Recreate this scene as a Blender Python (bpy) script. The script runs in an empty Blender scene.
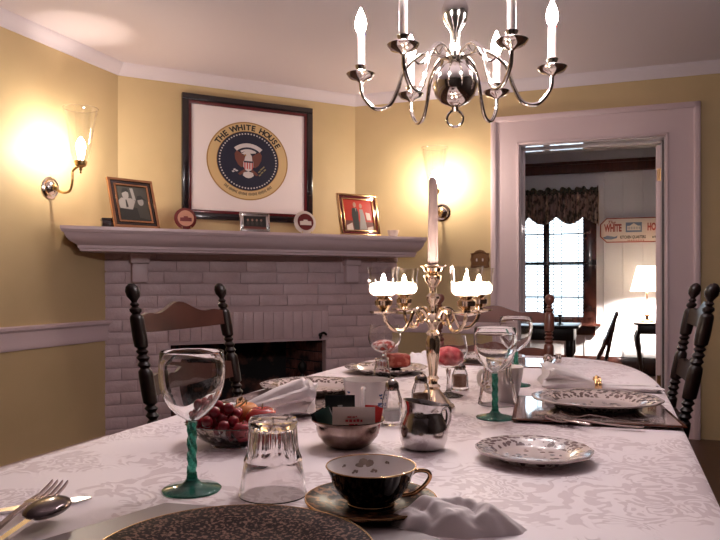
import bpy, bmesh, math, random
from math import sin, cos, pi, sqrt, atan2
from mathutils import Vector, Matrix, noise
random.seed(7)
C = bpy.context.scene.collection
SC = bpy.context.scene
EYE = 1.04; F = 700.0; HY = 283.0; TZ = 0.76
A20 = math.radians(-20.0)
# ------------------------------------------------------------------ camera, world, lights, exposure
cd = bpy.data.cameras.new('camera'); cam = bpy.data.objects.new('camera', cd); C.objects.link(cam)
cam.location = (0, 0, EYE); cam.rotation_euler = (pi/2, 0, 0)
cd.sensor_width = 36; cd.lens = 35.0; cd.shift_y = 13/720; cd.clip_start = 0.02; cd.clip_end = 200
SC.camera = cam
w = bpy.data.worlds.new('world'); SC.world = w; w.use_nodes = True
bg = w.node_tree.nodes['Background']; bg.inputs[0].default_value = (0.72, 0.88, 1.0, 1); bg.inputs[1].default_value = 1.3
SC.view_settings.view_transform = 'Standard'; SC.view_settings.look = 'None'
SC.view_settings.gamma = 1; SC.view_settings.use_curve_mapping = False
SC.view_settings.exposure = 2.0
SC.cycles.use_denoising = True
SC.cycles.max_bounces = 12; SC.cycles.transparent_max_bounces = 24
SC.cycles.transmission_bounces = 10; SC.cycles.sample_clamp_indirect = 4.0
SC.cycles.caustics_refractive = True
BULB_E = 150.0      # chandelier bulbs
SCONCE_E = 125.0   # wall sconce bulbs
LAMP_E = 2000.0     # lamp in the far room
# ------------------------------------------------------------------ helpers
def FR(s, t, z=0.0):
    return Vector((s*cos(A20) - t*sin(A20), s*sin(A20) + t*cos(A20), z))
def S(x, t):
    a = (x-360)/F
    ca, sa = cos(A20), -sin(A20)
    return t*(a*ca - sa)/(ca + sa*a)
def Yat(x, t):
    s = S(x, t); return -sin(-A20)*s + cos(A20)*t
def ZY(y, Y): return EYE + (HY-y)*Y/F
def ZT(x, y, t): return ZY(y, Yat(x, t))
def T(x, y, z=TZ):
    Y = (EYE-z)*F/(y-HY); return Vector(((x-360)*Y/F, Y, z))
class BM:
    def __init__(s): s.b = bmesh.new(); s.mi = 0
    def _f(s, vs):
        try:
            f = s.b.faces.new(vs); f.material_index = s.mi; f.smooth = True; return f
        except ValueError: return None
    def box(s, c, d, m=None, bev=0.0):
        M = (m or Matrix())
        x, y, z = d[0]/2, d[1]/2, d[2]/2
        if bev > 0:
            t = bmesh.new(); bmesh.ops.create_cube(t, size=1)
            for v in t.verts: v.co = Vector((v.co.x*d[0], v.co.y*d[1], v.co.z*d[2]))
            bmesh.ops.bevel(t, geom=t.edges[:], offset=bev, segments=2, affect='EDGES', profile=.5)
            mp = {v: s.b.verts.new(M @ (v.co + Vector(c))) for v in t.verts}
            for f in t.faces: s._f([mp[v] for v in f.verts])
            t.free(); return
        vs = [s.b.verts.new(M @ (Vector(c) + Vector((i*x, j*y, k*z)))) for i in (-1, 1) for j in (-1, 1) for k in (-1, 1)]
        for q in ((0,1,3,2),(4,6,7,5),(0,4,5,1),(2,3,7,6),(0,2,6,4),(1,5,7,3)): s._f([vs[i] for i in q])
    def box2(s, a, b, m=None, bev=0.0):
        s.box([(a[i]+b[i])/2 for i in range(3)], [abs(b[i]-a[i]) for i in range(3)], m, bev)
    def lathe(s, prof, n=32, m=None, rmod=None, cap=True):
        M = m or Matrix(); rings = []
        for r, z in prof:
            ring = []
            for i in range(n):
                a = 2*pi*i/n; rr = r*(rmod(a, z, r) if rmod else 1)
                ring.append(s.b.verts.new(M @ Vector((rr*cos(a), rr*sin(a), z))))
            rings.append(ring)
        for k in range(len(rings)-1):
            p, q = rings[k], rings[k+1]
            for i in range(n): s._f([p[i], p[(i+1) % n], q[(i+1) % n], q[i]])
        if cap:
            s._f(rings[0][::-1]); s._f(rings[-1])
    def closed(s, prof, n=32, m=None, rmod=None):
        # profile is a loop: outer then inner; joined at the end
        M = m or Matrix(); rings = []
        for r, z in prof:
            rings.append([s.b.verts.new(M @ Vector((r*(rmod(2*pi*i/n, z, r) if rmod else 1)*cos(2*pi*i/n), r*(rmod(2*pi*i/n, z, r) if rmod else 1)*sin(2*pi*i/n), z))) for i in range(n)])
        K = len(rings)
        for k in range(K):
            p, q = rings[k], rings[(k+1) % K]
            for i in range(n): s._f([p[i], p[(i+1) % n], q[(i+1) % n], q[i]])
    def tube(s, pts, r, n=10, m=None, sq=None, cap=True):
        M = m or Matrix(); P = [Vector(p) for p in pts]; R = r if isinstance(r, (list, tuple)) else [r]*len(P)
        rings = []; up = None
        for i, p in enumerate(P):
            d = (P[min(i+1, len(P)-1)] - P[max(i-1, 0)]).normalized()
            if up is None:
                up = Vector((0, 0, 1)) if abs(d.z) < .9 else Vector((1, 0, 0))
            x = d.cross(up).normalized(); up = x.cross(d).normalized()
            ring = []
            for k in range(n):
                a = 2*pi*k/n; f = (sq if sq else 1)
                ring.append(s.b.verts.new(M @ (p + x*cos(a)*R[i] + up*sin(a)*R[i]*f)))
            rings.append(ring)
        for k in range(len(rings)-1):
            a_, b_ = rings[k], rings[k+1]
            for i in range(n): s._f([a_[i], a_[(i+1) % n], b_[(i+1) % n], b_[i]])
        if cap: s._f(rings[0][::-1]); s._f(rings[-1])
    def ring(s, R, r, m=None, n=32, k=8):
        M = m or Matrix()
        rr = [[s.b.verts.new(M @ Vector(((R+r*cos(2*pi*j/k))*cos(2*pi*i/n), (R+r*cos(2*pi*j/k))*sin(2*pi*i/n), r*sin(2*pi*j/k)))) for j in range(k)] for i in range(n)]
        for i in range(n):
            for j in range(k):
                s._f([rr[i][j], rr[(i+1) % n][j], rr[(i+1) % n][(j+1) % k], rr[i][(j+1) % k]])
    def prism(s, poly, z0, z1, m=None):
        M = m or Matrix()
        a = [s.b.verts.new(M @ Vector((x, y, z0))) for x, y in poly]; b = [s.b.verts.new(M @ Vector((x, y, z1))) for x, y in poly]
        n = len(poly); s._f(a[::-1]); s._f(b)
        for i in range(n): s._f([a[i], a[(i+1) % n], b[(i+1) % n], b[i]])
    def sphere(s, c, r, n=16, m=None, sc=(1, 1, 1)):
        M = (m or Matrix()) @ Matrix.Translation(Vector(c)); k = max(4, n//2)
        rings = []
        for j in range(1, k):
            th = pi*j/k
            rings.append([s.b.verts.new(M @ Vector((r*sc[0]*sin(th)*cos(2*pi*i/n), r*sc[1]*sin(th)*sin(2*pi*i/n), -r*sc[2]*cos(th)))) for i in range(n)])
        lo = s.b.verts.new(M @ Vector((0, 0, -r*sc[2]))); hi = s.b.verts.new(M @ Vector((0, 0, r*sc[2])))
        for i in range(n):
            s._f([lo, rings[0][(i+1) % n], rings[0][i]]); s._f([hi, rings[-1][i], rings[-1][(i+1) % n]])
        for a_, b_ in zip(rings, rings[1:]):
            for i in range(n): s._f([a_[i], a_[(i+1) % n], b_[(i+1) % n], b_[i]])
    def grid(s, fn, nu, nv, wrap=False, thick=None):
        g = [[s.b.verts.new(fn(u/nu, v/nv)) for v in range(nv+1)] for u in range(nu+1)]
        for u in range(nu):
            for v in range(nv): s._f([g[u][v], g[u+1][v], g[u+1][v+1], g[u][v+1]])
        return g
    def text(s, body, size, m, ext=.0006, bold=0.0, shear=0.0, sx=1.0):
        cu = bpy.data.curves.new('txt', 'FONT'); cu.body = body; cu.size = size; cu.extrude = ext; cu.offset = bold
        cu.align_x = 'CENTER'; cu.align_y = 'CENTER'; cu.shear = shear; cu.resolution_u = 3
        o = bpy.data.objects.new('txt', cu); C.objects.link(o)
        bpy.context.view_layer.update()
        me = bpy.data.meshes.new_from_object(o.evaluated_get(bpy.context.evaluated_depsgraph_get()))
        mp = [s.b.verts.new(m @ Vector((v.co.x*sx, v.co.y, v.co.z))) for v in me.vertices]
        for p in me.polygons: s._f([mp[i] for i in p.vertices])
        bpy.data.objects.remove(o); bpy.data.meshes.remove(me); bpy.data.curves.remove(cu)
def build(name, b, mats, parent=None, loc=(0, 0, 0), rz=0.0, rot=None, ang=38, flip=True, thick=None, sub=0, bev=None):
    me = bpy.data.meshes.new(name)
    if flip: bmesh.ops.recalc_face_normals(b.b, faces=b.b.faces[:])
    b.b.to_mesh(me); b.b.free()
    for m in (mats if isinstance(mats, (list, tuple)) else [mats]): me.materials.append(m)
    me.set_sharp_from_angle(angle=math.radians(ang))
    o = bpy.data.objects.new(name, me); C.objects.link(o)
    if parent: o.parent = parent
    o.location = loc; o.rotation_euler = rot if rot else (0, 0, rz)
    if thick:
        md = o.modifiers.new('solid', 'SOLIDIFY'); md.thickness = thick; md.offset = -1
    if sub:
        md = o.modifiers.new('sub', 'SUBSURF'); md.levels = sub; md.render_levels = sub
    return o
def tag(o, label, cat, group=None):
    o['label'] = label; o['category'] = cat
    if group: o['group'] = group
    return o
def thing(name, label, cat, loc=(0, 0, 0), rz=0.0, group=None, scale=None, rot=None):
    o = bpy.data.objects.new(name, None); C.objects.link(o); o.empty_display_size = .05
    o.location = loc; o.rotation_euler = rot if rot else (0, 0, rz)
    if scale: o.scale = scale
    return tag(o, label, cat, group)
def struct(name, b, mats, loc=(0, 0, 0), rz=0.0, **k):
    o = build(name, b, mats, None, loc, rz, **k); o['kind'] = 'structure'; return o
def kids(o): return [x for x in bpy.data.objects if x.parent == o]
def dup(root, loc, rz, label, group=None, rot=None, scale=None):
    r = root.copy(); C.objects.link(r); r.location = loc; r.rotation_euler = rot if rot else (0, 0, rz); r['label'] = label
    if group: r['group'] = group
    if scale: r.scale = scale
    for c in kids(root):
        d = c.copy(); C.objects.link(d); d.parent = r
        for g in kids(c):
            e = g.copy(); C.objects.link(e); e.parent = d
    return r
def RX(a): return Matrix.Rotation(a, 4, 'X')
def RY(a): return Matrix.Rotation(a, 4, 'Y')
def RZ(a): return Matrix.Rotation(a, 4, 'Z')
def TR(x, y=0, z=0): return Matrix.Translation(Vector((x, y, z)))
def smooth_path(pts, k=6):
    P = [Vector(p) for p in pts]; out = []
    for i in range(len(P)-1):
        p0, p1, p2, p3 = P[max(i-1, 0)], P[i], P[i+1], P[min(i+2, len(P)-1)]
        for j in range(k):
            t = j/k
            out.append(.5*((2*p1) + (p2-p0)*t + (2*p0-5*p1+4*p2-p3)*t*t + (-p0+3*p1-3*p2+p3)*t**3))
    out.append(P[-1]); return out
# ------------------------------------------------------------------ materials
def mat(name, col, rough=.5, metal=0.0, spec=.5, bump=None, var=None, trans=0.0, ior=1.45, coat=0.0, sss=0.0, alpha=None):
    m = bpy.data.materials.new(name); m.use_nodes = True; nt = m.node_tree; p = nt.nodes['Principled BSDF']
    p.inputs['Base Color'].default_value = (*col, 1); p.inputs['Roughness'].default_value = rough
    p.inputs['Metallic'].default_value = metal; p.inputs['Specular IOR Level'].default_value = spec
    p.inputs['Transmission Weight'].default_value = trans; p.inputs['IOR'].default_value = ior
    p.inputs['Coat Weight'].default_value = coat
    if sss: p.inputs['Subsurface Weight'].default_value = sss; p.inputs['Subsurface Radius'].default_value = (.02, .015, .01)
    tc = nt.nodes.new('ShaderNodeTexCoord')
    if var:   # (second colour, scale, lo, hi[, stretch])
        n = nt.nodes.new('ShaderNodeTexNoise'); n.inputs['Scale'].default_value = var[1]; n.inputs['Detail'].default_value = 5
        src = tc.outputs['Object']
        if len(var) > 4:
            mp = nt.nodes.new('ShaderNodeMapping'); mp.inputs['Scale'].default_value = var[4]; nt.links.new(src, mp.inputs[0]); src = mp.outputs[0]
        nt.links.new(src, n.inputs['Vector'])
        r = nt.nodes.new('ShaderNodeValToRGB'); r.color_ramp.elements[0].position = var[2]; r.color_ramp.elements[1].position = var[3]
        r.color_ramp.elements[0].color = (*col, 1); r.color_ramp.elements[1].color = (*var[0], 1)
        nt.links.new(n.outputs['Fac'], r.inputs[0]); nt.links.new(r.outputs[0], p.inputs['Base Color'])
    if bump:
        n = nt.nodes.new('ShaderNodeTexNoise'); n.inputs['Scale'].default_value = bump[0]; n.inputs['Detail'].default_value = 4
        nt.links.new(tc.outputs['Object'], n.inputs['Vector'])
        b = nt.nodes.new('ShaderNodeBump'); b.inputs['Strength'].default_value = bump[1]; b.inputs['Distance'].default_value = bump[2]
        nt.links.new(n.outputs['Fac'], b.inputs['Height']); nt.links.new(b.outputs[0], p.inputs['Normal'])
    return m
def emit(name, col, e):
    m = bpy.data.materials.new(name); m.use_nodes = True; nt = m.node_tree; nt.nodes.remove(nt.nodes['Principled BSDF'])
    x = nt.nodes.new('ShaderNodeEmission'); x.inputs[0].default_value = (*col, 1); x.inputs[1].default_value = e
    nt.links.new(x.outputs[0], nt.nodes['Material Output'].inputs[0]); return m
def thin_glass(name, tint=(.97, .97, .97), lo=.035, hi=.75, pw=3.0):
    m = bpy.data.materials.new(name); m.use_nodes = True; nt = m.node_tree; nt.nodes.remove(nt.nodes['Principled BSDF'])
    t = nt.nodes.new('ShaderNodeBsdfTransparent'); t.inputs[0].default_value = (*tint, 1)
    g = nt.nodes.new('ShaderNodeBsdfGlossy'); g.inputs['Roughness'].default_value = .03; g.inputs[0].default_value = (1, .98, .97, 1)
    lw = nt.nodes.new('ShaderNodeLayerWeight'); lw.inputs[0].default_value = .5
    pwn = nt.nodes.new('ShaderNodeMath'); pwn.operation = 'POWER'; pwn.inputs[1].default_value = pw
    mr = nt.nodes.new('ShaderNodeMapRange'); mr.inputs[3].default_value = lo; mr.inputs[4].default_value = hi
    nt.links.new(lw.outputs['Facing'], pwn.inputs[0]); nt.links.new(pwn.outputs[0], mr.inputs[0])
    mx = nt.nodes.new('ShaderNodeMixShader'); nt.links.new(mr.outputs[0], mx.inputs[0]); nt.links.new(t.outputs[0], mx.inputs[1]); nt.links.new(g.outputs[0], mx.inputs[2])
    nt.links.new(mx.outputs[0], nt.nodes['Material Output'].inputs[0]); return m
def brick_var(m, sc):
    return m
M = {}
M['wall'] = mat('yellow_wall_paint', (.60, .445, .245), .55, bump=(60, .15, .002), var=((.56, .415, .225), 3, .4, .7))
M['ceil'] = mat('ceiling_paint', (.70, .62, .68), .7, bump=(40, .1, .002))
M['trim'] = mat('white_trim_paint', (.70, .545, .575), .35)
M['brick'] = mat('painted_brick', (.67, .50, .52), .40, bump=(38, .7, .006), var=((.58, .43, .45), 5, .35, .7))
M['mortar'] = mat('painted_mortar', (.56, .41, .43), .55, bump=(60, .4, .003))
M['soot'] = mat('sooty_firebrick', (.012, .010, .011), .9, var=((.20, .075, .05), 7, .52, .72), bump=(20, .4, .01))
M['iron'] = mat('black_iron', (.015, .014, .014), .45, .6)
M['floor'] = mat('dark_floor_wood', (.10, .045, .025), .35, var=((.055, .022, .012), 4, .35, .7, (1, 14, 1)))
M['panel'] = mat('white_panel_paint', (.60, .60, .66), .45)
M['darkwood'] = mat('dark_red_wood', (.050, .016, .012), .22, var=((.022, .008, .007), 9, .35, .7, (1, 8, 1)), coat=.3)
M['midwood'] = mat('reddish_brown_wood', (.060, .020, .014), .35, var=((.035, .011, .008), 8, .35, .7, (1, 8, 1)))
M['redwood'] = mat('red_brown_trim_wood', (.070, .019, .014), .3, var=((.035, .010, .008), 5, .35, .7, (8, 1, 1)))
M['blackwood'] = mat('near_black_wood', (.010, .004, .0035), .33, spec=.3)
M['silver'] = mat('silver', (.86, .80, .74), .10, 1.0, bump=(30, .04, .001))
M['dsilver'] = mat('dull_silver', (.62, .55, .50), .2, 1.0, bump=(25, .12, .002))
M['steel'] = mat('stainless_steel', (.66, .63, .62), .13, 1.0)
M['brass'] = mat('aged_brass', (.50, .33, .14), .28, 1.0)
M['gold'] = mat('gold_leaf', (.70, .44, .22), .22, 1.0)
M['glass'] = thin_glass('clear_glass')
M['heavyglass'] = thin_glass('heavy_clear_glass', (.93, .92, .92), .06, .9, 1.7)
def real_glass(name, col=(1, 1, 1), ior=1.45):
    m = bpy.data.materials.new(name); m.use_nodes = True; nt = m.node_tree; nt.nodes.remove(nt.nodes['Principled BSDF'])
    g = nt.nodes.new('ShaderNodeBsdfGlass'); g.inputs['Color'].default_value = (*col, 1); g.inputs['IOR'].default_value = ior; g.inputs['Roughness'].default_value = 0.0
    nt.links.new(g.outputs[0], nt.nodes['Material Output'].inputs[0]); return m
M['thin'] = M['glass']; M['glass'] = real_glass('clear_glass'); M['heavyglass'] = real_glass('heavy_clear_glass', (.99, .98, .98))
M['pane'] = thin_glass('window_glass', (.98, .99, 1.0), .03, .4, 4)
M['green'] = mat('green_stem_glass', (.06, .42, .30), .06, 0, .5, trans=.72, ior=1.45)
M['white_china'] = mat('white_china', (.80, .74, .73), .15, coat=.4)
M['black_china'] = mat('black_china', (.006, .004, .005), .09, coat=.2)
M['wax'] = mat('candle_wax', (.86, .74, .70), .4, sss=.3)
M['linen'] = mat('napkin_linen', (.78, .70, .70), .8, bump=(120, .2, .001))
M['paper'] = mat('white_mat_board', (.80, .70, .72), .8)
m = bpy.data.materials.new('lit_votive_wax'); m.use_nodes = True; nt = m.node_tree; nt.nodes.remove(nt.nodes['Principled BSDF'])
tb = nt.nodes.new('ShaderNodeBsdfTranslucent'); tb.inputs[0].default_value = (.95, .85, .78, 1); df = nt.nodes.new('ShaderNodeBsdfDiffuse'); df.inputs[0].default_value = (.9, .82, .78, 1)
mx = nt.nodes.new('ShaderNodeMixShader'); mx.inputs[0].default_value = .4; nt.links.new(tb.outputs[0], mx.inputs[1]); nt.links.new(df.outputs[0], mx.inputs[2]); nt.links.new(mx.outputs[0], nt.nodes['Material Output'].inputs[0]); M['litwax'] = m
M['flame_core'] = emit('candle_flame_core', (1, .85, .68), 160)
M['bulb'] = emit('chandelier_bulb_glow', (1, .90, .90), BULB_E)
M['sbulb'] = emit('sconce_bulb_glow', (1, .87, .72), SCONCE_E)
M['lbulb'] = emit('table_lamp_bulb_glow', (1, .88, .74), LAMP_E)
def damask():
    m = mat('damask_tablecloth', (.8, .72, .72), .55); nt = m.node_tree; p = nt.nodes['Principled BSDF']
    tc = nt.nodes.new('ShaderNodeTexCoord'); mp = nt.nodes.new('ShaderNodeMapping'); mp.inputs['Scale'].default_value = (1, 1, 0)
    nt.links.new(tc.outputs['Object'], mp.inputs[0])
    ns = nt.nodes.new('ShaderNodeTexNoise'); ns.inputs['Scale'].default_value = 14; ns.inputs['Detail'].default_value = 2; ns.inputs['Distortion'].default_value = 1.6
    nt.links.new(mp.outputs[0], ns.inputs['Vector'])
    v = nt.nodes.new('ShaderNodeTexVoronoi'); v.inputs['Scale'].default_value = 9; v.feature = 'SMOOTH_F1'; v.inputs['Smoothness'].default_value = .4
    mixv = nt.nodes.new('ShaderNodeMixRGB'); mixv.inputs[0].default_value = .12
    nt.links.new(mp.outputs[0], mixv.inputs[1]); nt.links.new(ns.outputs['Color'], mixv.inputs[2]); nt.links.new(mixv.outputs[0], v.inputs['Vector'])
    a = nt.nodes.new('ShaderNodeMath'); a.operation = 'ADD'; nt.links.new(v.outputs['Distance'], a.inputs[0]); nt.links.new(ns.outputs['Fac'], a.inputs[1])
    s = nt.nodes.new('ShaderNodeMath'); s.operation = 'SINE'; k = nt.nodes.new('ShaderNodeMath'); k.operation = 'MULTIPLY'; k.inputs[1].default_value = 26
    nt.links.new(a.outputs[0], k.inputs[0]); nt.links.new(k.outputs[0], s.inputs[0])
    r = nt.nodes.new('ShaderNodeValToRGB'); r.color_ramp.elements[0].position = .40; r.color_ramp.elements[1].position = .62
    r.color_ramp.elements[0].color = (.84, .745, .76, 1); r.color_ramp.elements[1].color = (.67, .56, .575, 1)
    mr = nt.nodes.new('ShaderNodeMapRange'); mr.inputs[1].default_value = -1; nt.links.new(s.outputs[0], mr.inputs[0])
    n3 = nt.nodes.new('ShaderNodeTexNoise'); n3.inputs['Scale'].default_value = 5; nt.links.new(mp.outputs[0], n3.inputs['Vector'])
    g = nt.nodes.new('ShaderNodeMath'); g.operation = 'MULTIPLY'; 
    r3 = nt.nodes.new('ShaderNodeValToRGB'); r3.color_ramp.elements[0].position = .42; r3.color_ramp.elements[1].position = .52; nt.links.new(n3.outputs['Fac'], r3.inputs[0])
    nt.links.new(mr.outputs[0], g.inputs[0]); nt.links.new(r3.outputs[0], g.inputs[1]); nt.links.new(g.outputs[0], r.inputs[0])
    nt.links.new(r.outputs[0], p.inputs['Base Color'])
    b = nt.nodes.new('ShaderNodeBump'); b.inputs['Strength'].default_value = .25; b.inputs['Distance'].default_value = .002
    nt.links.new(g.outputs[0], b.inputs['Height']); nt.links.new(b.outputs[0], p.inputs['Normal']); return m
M['cloth'] = damask()
def radial_pattern(name, base, ink, r0, r1, kth, kr, thr=.5, rough=.2, metal=0.0, inner=None, coat=.3):
    """pattern between radii r0..r1 (object space) from a voronoi over angle and radius"""
    m = mat(name, base, rough, metal, coat=coat); nt = m.node_tree; p = nt.nodes['Principled BSDF']; N = nt.nodes.new; L = nt.links.new
    tc = N('ShaderNodeTexCoord'); sp = N('ShaderNodeSeparateXYZ'); L(tc.outputs['Object'], sp.inputs[0])
    at = N('ShaderNodeMath'); at.operation = 'ARCTAN2'; L(sp.outputs['Y'], at.inputs[0]); L(sp.outputs['X'], at.inputs[1])
    c2 = N('ShaderNodeCombineXYZ'); L(sp.outputs['X'], c2.inputs[0]); L(sp.outputs['Y'], c2.inputs[1])
    ln = N('ShaderNodeVectorMath'); ln.operation = 'LENGTH'; L(c2.outputs[0], ln.inputs[0])
    ka = N('ShaderNodeMath'); ka.operation = 'MULTIPLY'; ka.inputs[1].default_value = kth; L(at.outputs[0], ka.inputs[0])
    kb = N('ShaderNodeMath'); kb.operation = 'MULTIPLY'; kb.inputs[1].default_value = kr; L(ln.outputs['Value'], kb.inputs[0])
    c3 = N('ShaderNodeCombineXYZ'); L(ka.outputs[0], c3.inputs[0]); L(kb.outputs[0], c3.inputs[1])
    v = N('ShaderNodeTexVoronoi'); v.inputs['Scale'].default_value = 1; L(c3.outputs[0], v.inputs['Vector'])
    lt = N('ShaderNodeMath'); lt.operation = 'LESS_THAN'; lt.inputs[1].default_value = thr; L(v.outputs['Distance'], lt.inputs[0])
    ga = N('ShaderNodeMath'); ga.operation = 'GREATER_THAN'; ga.inputs[1].default_value = r0; L(ln.outputs['Value'], ga.inputs[0])
    gb = N('ShaderNodeMath'); gb.operation = 'LESS_THAN'; gb.inputs[1].default_value = r1; L(ln.outputs['Value'], gb.inputs[0])
    m1 = N('ShaderNodeMath'); m1.operation = 'MULTIPLY'; L(lt.outputs[0], m1.inputs[0]); L(ga.outputs[0], m1.inputs[1])
    m2 = N('ShaderNodeMath'); m2.operation = 'MULTIPLY'; L(m1.outputs[0], m2.inputs[0]); L(gb.outputs[0], m2.inputs[1])
    fac = m2.outputs[0]
    if inner:
        v2 = N('ShaderNodeTexVoronoi'); v2.inputs['Scale'].default_value = inner[1]; L(c2.outputs[0], v2.inputs['Vector'])
        l2 = N('ShaderNodeMath'); l2.operation = 'LESS_THAN'; l2.inputs[1].default_value = .33; L(v2.outputs['Distance'], l2.inputs[0])
        g2 = N('ShaderNodeMath'); g2.operation = 'LESS_THAN'; g2.inputs[1].default_value = inner[0]; L(ln.outputs['Value'], g2.inputs[0])
        m3 = N('ShaderNodeMath'); m3.operation = 'MULTIPLY'; L(l2.outputs[0], m3.inputs[0]); L(g2.outputs[0], m3.inputs[1])
        m4 = N('ShaderNodeMath'); m4.operation = 'MAXIMUM'; L(m3.outputs[0], m4.inputs[0]); L(fac, m4.inputs[1]); fac = m4.outputs[0]
    mx = N('ShaderNodeMixRGB'); mx.inputs[1].default_value = (*base, 1); mx.inputs[2].default_value = (*ink, 1); L(fac, mx.inputs[0]); L(mx.outputs[0], p.inputs['Base Color'])
    return m
M['plate'] = radial_pattern('patterned_dinner_plate_china', (.56, .46, .44), (.13, .085, .08), .088, .131, 11, 120, .5, inner=(.055, 70))
M['bread'] = radial_pattern('patterned_bread_plate_china', (.58, .48, .46), (.16, .10, .10), .058, .089, 8, 130, .5, inner=(.045, 75))
M['gplate'] = mat('mottled_gold_black_glaze', (.018, .008, .007), .6, .0, spec=.08, var=((.22, .115, .085), 260, .50, .62))
M['saucer'] = mat('mottled_dark_gold_glaze', (.014, .006, .005), .3, 0, spec=.06, var=((.26, .12, .06), 110, .52, .62))
# ------------------------------------------------------------------ room shell (local frame: s across, t away, turned 20 degrees)
TC = 5.156; TC2 = TC+.24; TB = 8.5; ZC = 2.50; SR = 1.75; TBK = -1.6
AB = (-1.615, 4.67); BC = (-.04, 5.5)
def inv(p):
    x, y = p; return (x*cos(A20)+y*sin(A20), -x*sin(A20)+y*cos(A20))
ABs = inv(AB); BCs = inv(BC); SA = ABs[0]
dS0, dS1 = S(520, TC), S(665.5, TC); dZ = 2.035
b = BM(); b.box2((-6, TBK-.2, -.1), (6, TB+.4, 0)); struct('floor', b, M['floor'], rz=A20)
b = BM(); b.box2((-3.4, TBK-.2, ZC), (SR+.2, TC2, ZC+.1)); struct('ceiling', b, M['ceil'], rz=A20)
b = BM(); b.box2((SA-.15, TBK-.2, 0), (SA, ABs[1]+.3, ZC)); struct('wall_left', b, M['wall'], rz=A20)
M['darkwall'] = mat('reflection_dark_wall', (.045, .030, .028), .5, var=((.03, .018, .016), 5, .4, .7, (1, 1, 6)))  # unseen walls, coloured dark to deepen the reflections
b = BM(); b.box2((SR, TBK-.2, 0), (SR+.15, TC, ZC)); struct('wall_right', b, M['darkwall'], rz=A20)
b = BM(); b.box2((SA, TBK-.15, 0), (SR, TBK, ZC)); struct('wall_back', b, M['darkwall'], rz=A20)
b = BM()
b.box2((BCs[0]-.35, TC, 0), (dS0-.01, TC2, ZC)); b.box2((dS1+.01, TC, 0), (SR+.15, TC2, ZC)); b.box2((dS0-.01, TC, dZ+.01), (dS1+.01, TC2, ZC))
struct('wall_doorway', b, M['wall'], rz=A20)
eB = Vector((BC[0]-AB[0], BC[1]-AB[1], 0)); LB = eB.length; eB.normalize(); AngB = atan2(eB.y, eB.x)
b = BM(); b.box2((-.3, 0, 1.27), (LB+.2, .15, ZC)); struct('wall_fireplace', b, M['wall'], loc=(*AB, 0), rz=AngB)
# crown moulding
def crown(name, p0, p1, inward):
    """small cove along p0-p1 (world xy) below the ceiling"""
    p0 = Vector(p0); p1 = Vector(p1); d = (p1-p0).normalized(); n = Vector(inward)
    prof = [(0, ZC-.075), (.012, ZC-.075), (.018, ZC-.060), (.03, ZC-.045), (.05, ZC-.022), (.058, ZC-.012), (.06, ZC), (0, ZC)]
    b = BM(); A = []; B2 = []
    for u, z in prof:
        A.append(b.b.verts.new((p0.x+n.x*u, p0.y+n.y*u, z))); B2.append(b.b.verts.new((p1.x+n.x*u, p1.y+n.y*u, z)))
    for i in range(len(prof)):
        j = (i+1) % len(prof); b._f([A[i], A[j], B2[j], B2[i]])
    b._f(A[::-1]); b._f(B2); return struct(name, b, M['ceil'])
dn = FR(1, 0); dd = FR(0, 1)
wa = lambda m: (AB[0]-dd.x*m, AB[1]-dd.y*m)
crown('trim_1', AB, BC, (eB.y, -eB.x))
crown('trim_2', wa(6.0), AB, (dn.x, dn.y))
q = FR(SR, TC); crown('trim_3', BC, (q.x, q.y), (-dd.x, -dd.y))
# chair rails
def rail(name, s0, t0, s1, t1, nrm, z0=.725, z1=.845):
    p0 = Vector((s0, t0)); p1 = Vector((s1, t1)); n = Vector(nrm)
    prof = [(0, z0), (.010, z0), (.016, z0+.014), (.012, z0+.03), (.016, z1-.035), (.030, z1-.022), (.032, z1-.006), (.026, z1), (0, z1)]
    b = BM(); A = [b.b.verts.new((p0.x+n.x*u, p0.y+n.y*u, z)) for u, z in prof]; B2 = [b.b.verts.new((p1.x+n.x*u, p1.y+n.y*u, z)) for u, z in prof]
    for i in range(len(prof)):
        j = (i+1) % len(prof); b._f([A[i], A[j], B2[j], B2[i]])
    b._f(A[::-1]); b._f(B2); return struct(name, b, M['trim'], rz=A20)
rail('trim_4', SA, TBK, SA, ABs[1]-.05, (1, 0), .665, .80)
rail('trim_5', BCs[0]+.2, TC, S(493, TC), TC, (0, -1), .665, .80)
def base(name, s0, t0, s1, t1, nrm):
    return rail(name, s0, t0, s1, t1, nrm, 0.0, .05)
base('baseboard_left', SA, TBK, SA, ABs[1]-.05, (1, 0)); base('baseboard_doorway', BCs[0]+.3, TC, S(493, TC), TC, (0, -1))
# door casing with header
oS0, oS1 = S(493, TC), dS1+.20; oZ = 2.235
b = BM()
for a0, a1 in ((oS0, dS0), (dS1, oS1)):
    b.box2((a0, TC-.022, 0), (a1, TC, oZ))
b.box2((dS0, TC-.022, dZ), (dS1, TC, oZ))
b.box2((oS0-.012, TC-.036, 0), (oS0+.028, TC, oZ+.012), bev=.006); b.box2((oS1-.028, TC-.036, 0), (oS1+.012, TC, oZ+.012), bev=.006)
b.box2((oS0-.012, TC-.036, oZ-.028), (oS1+.012, TC, oZ+.012), bev=.006)
b.box2((dS0-.018, TC-.030, 0), (dS0, TC, dZ+.018), bev=.004); b.box2((dS1, TC-.030, 0), (dS1+.018, TC, dZ+.018), bev=.004); b.box2((dS0-.018, TC-.030, dZ), (dS1+.018, TC, dZ+.018), bev=.004)
struct('door_1', b, M['trim'], rz=A20)
M['gloss'] = mat('glossy_jamb_paint', (.60, .52, .54), .06, coat=.6)
b = BM(); b.box2((dS0-.01, TC, 0), (dS0+.008, TC2, dZ)); b.box2((dS1-.008, TC, 0), (dS1+.01, TC2, dZ)); b.box2((dS0-.01, TC, dZ-.008), (dS1+.01, TC2, dZ+.01))
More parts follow.
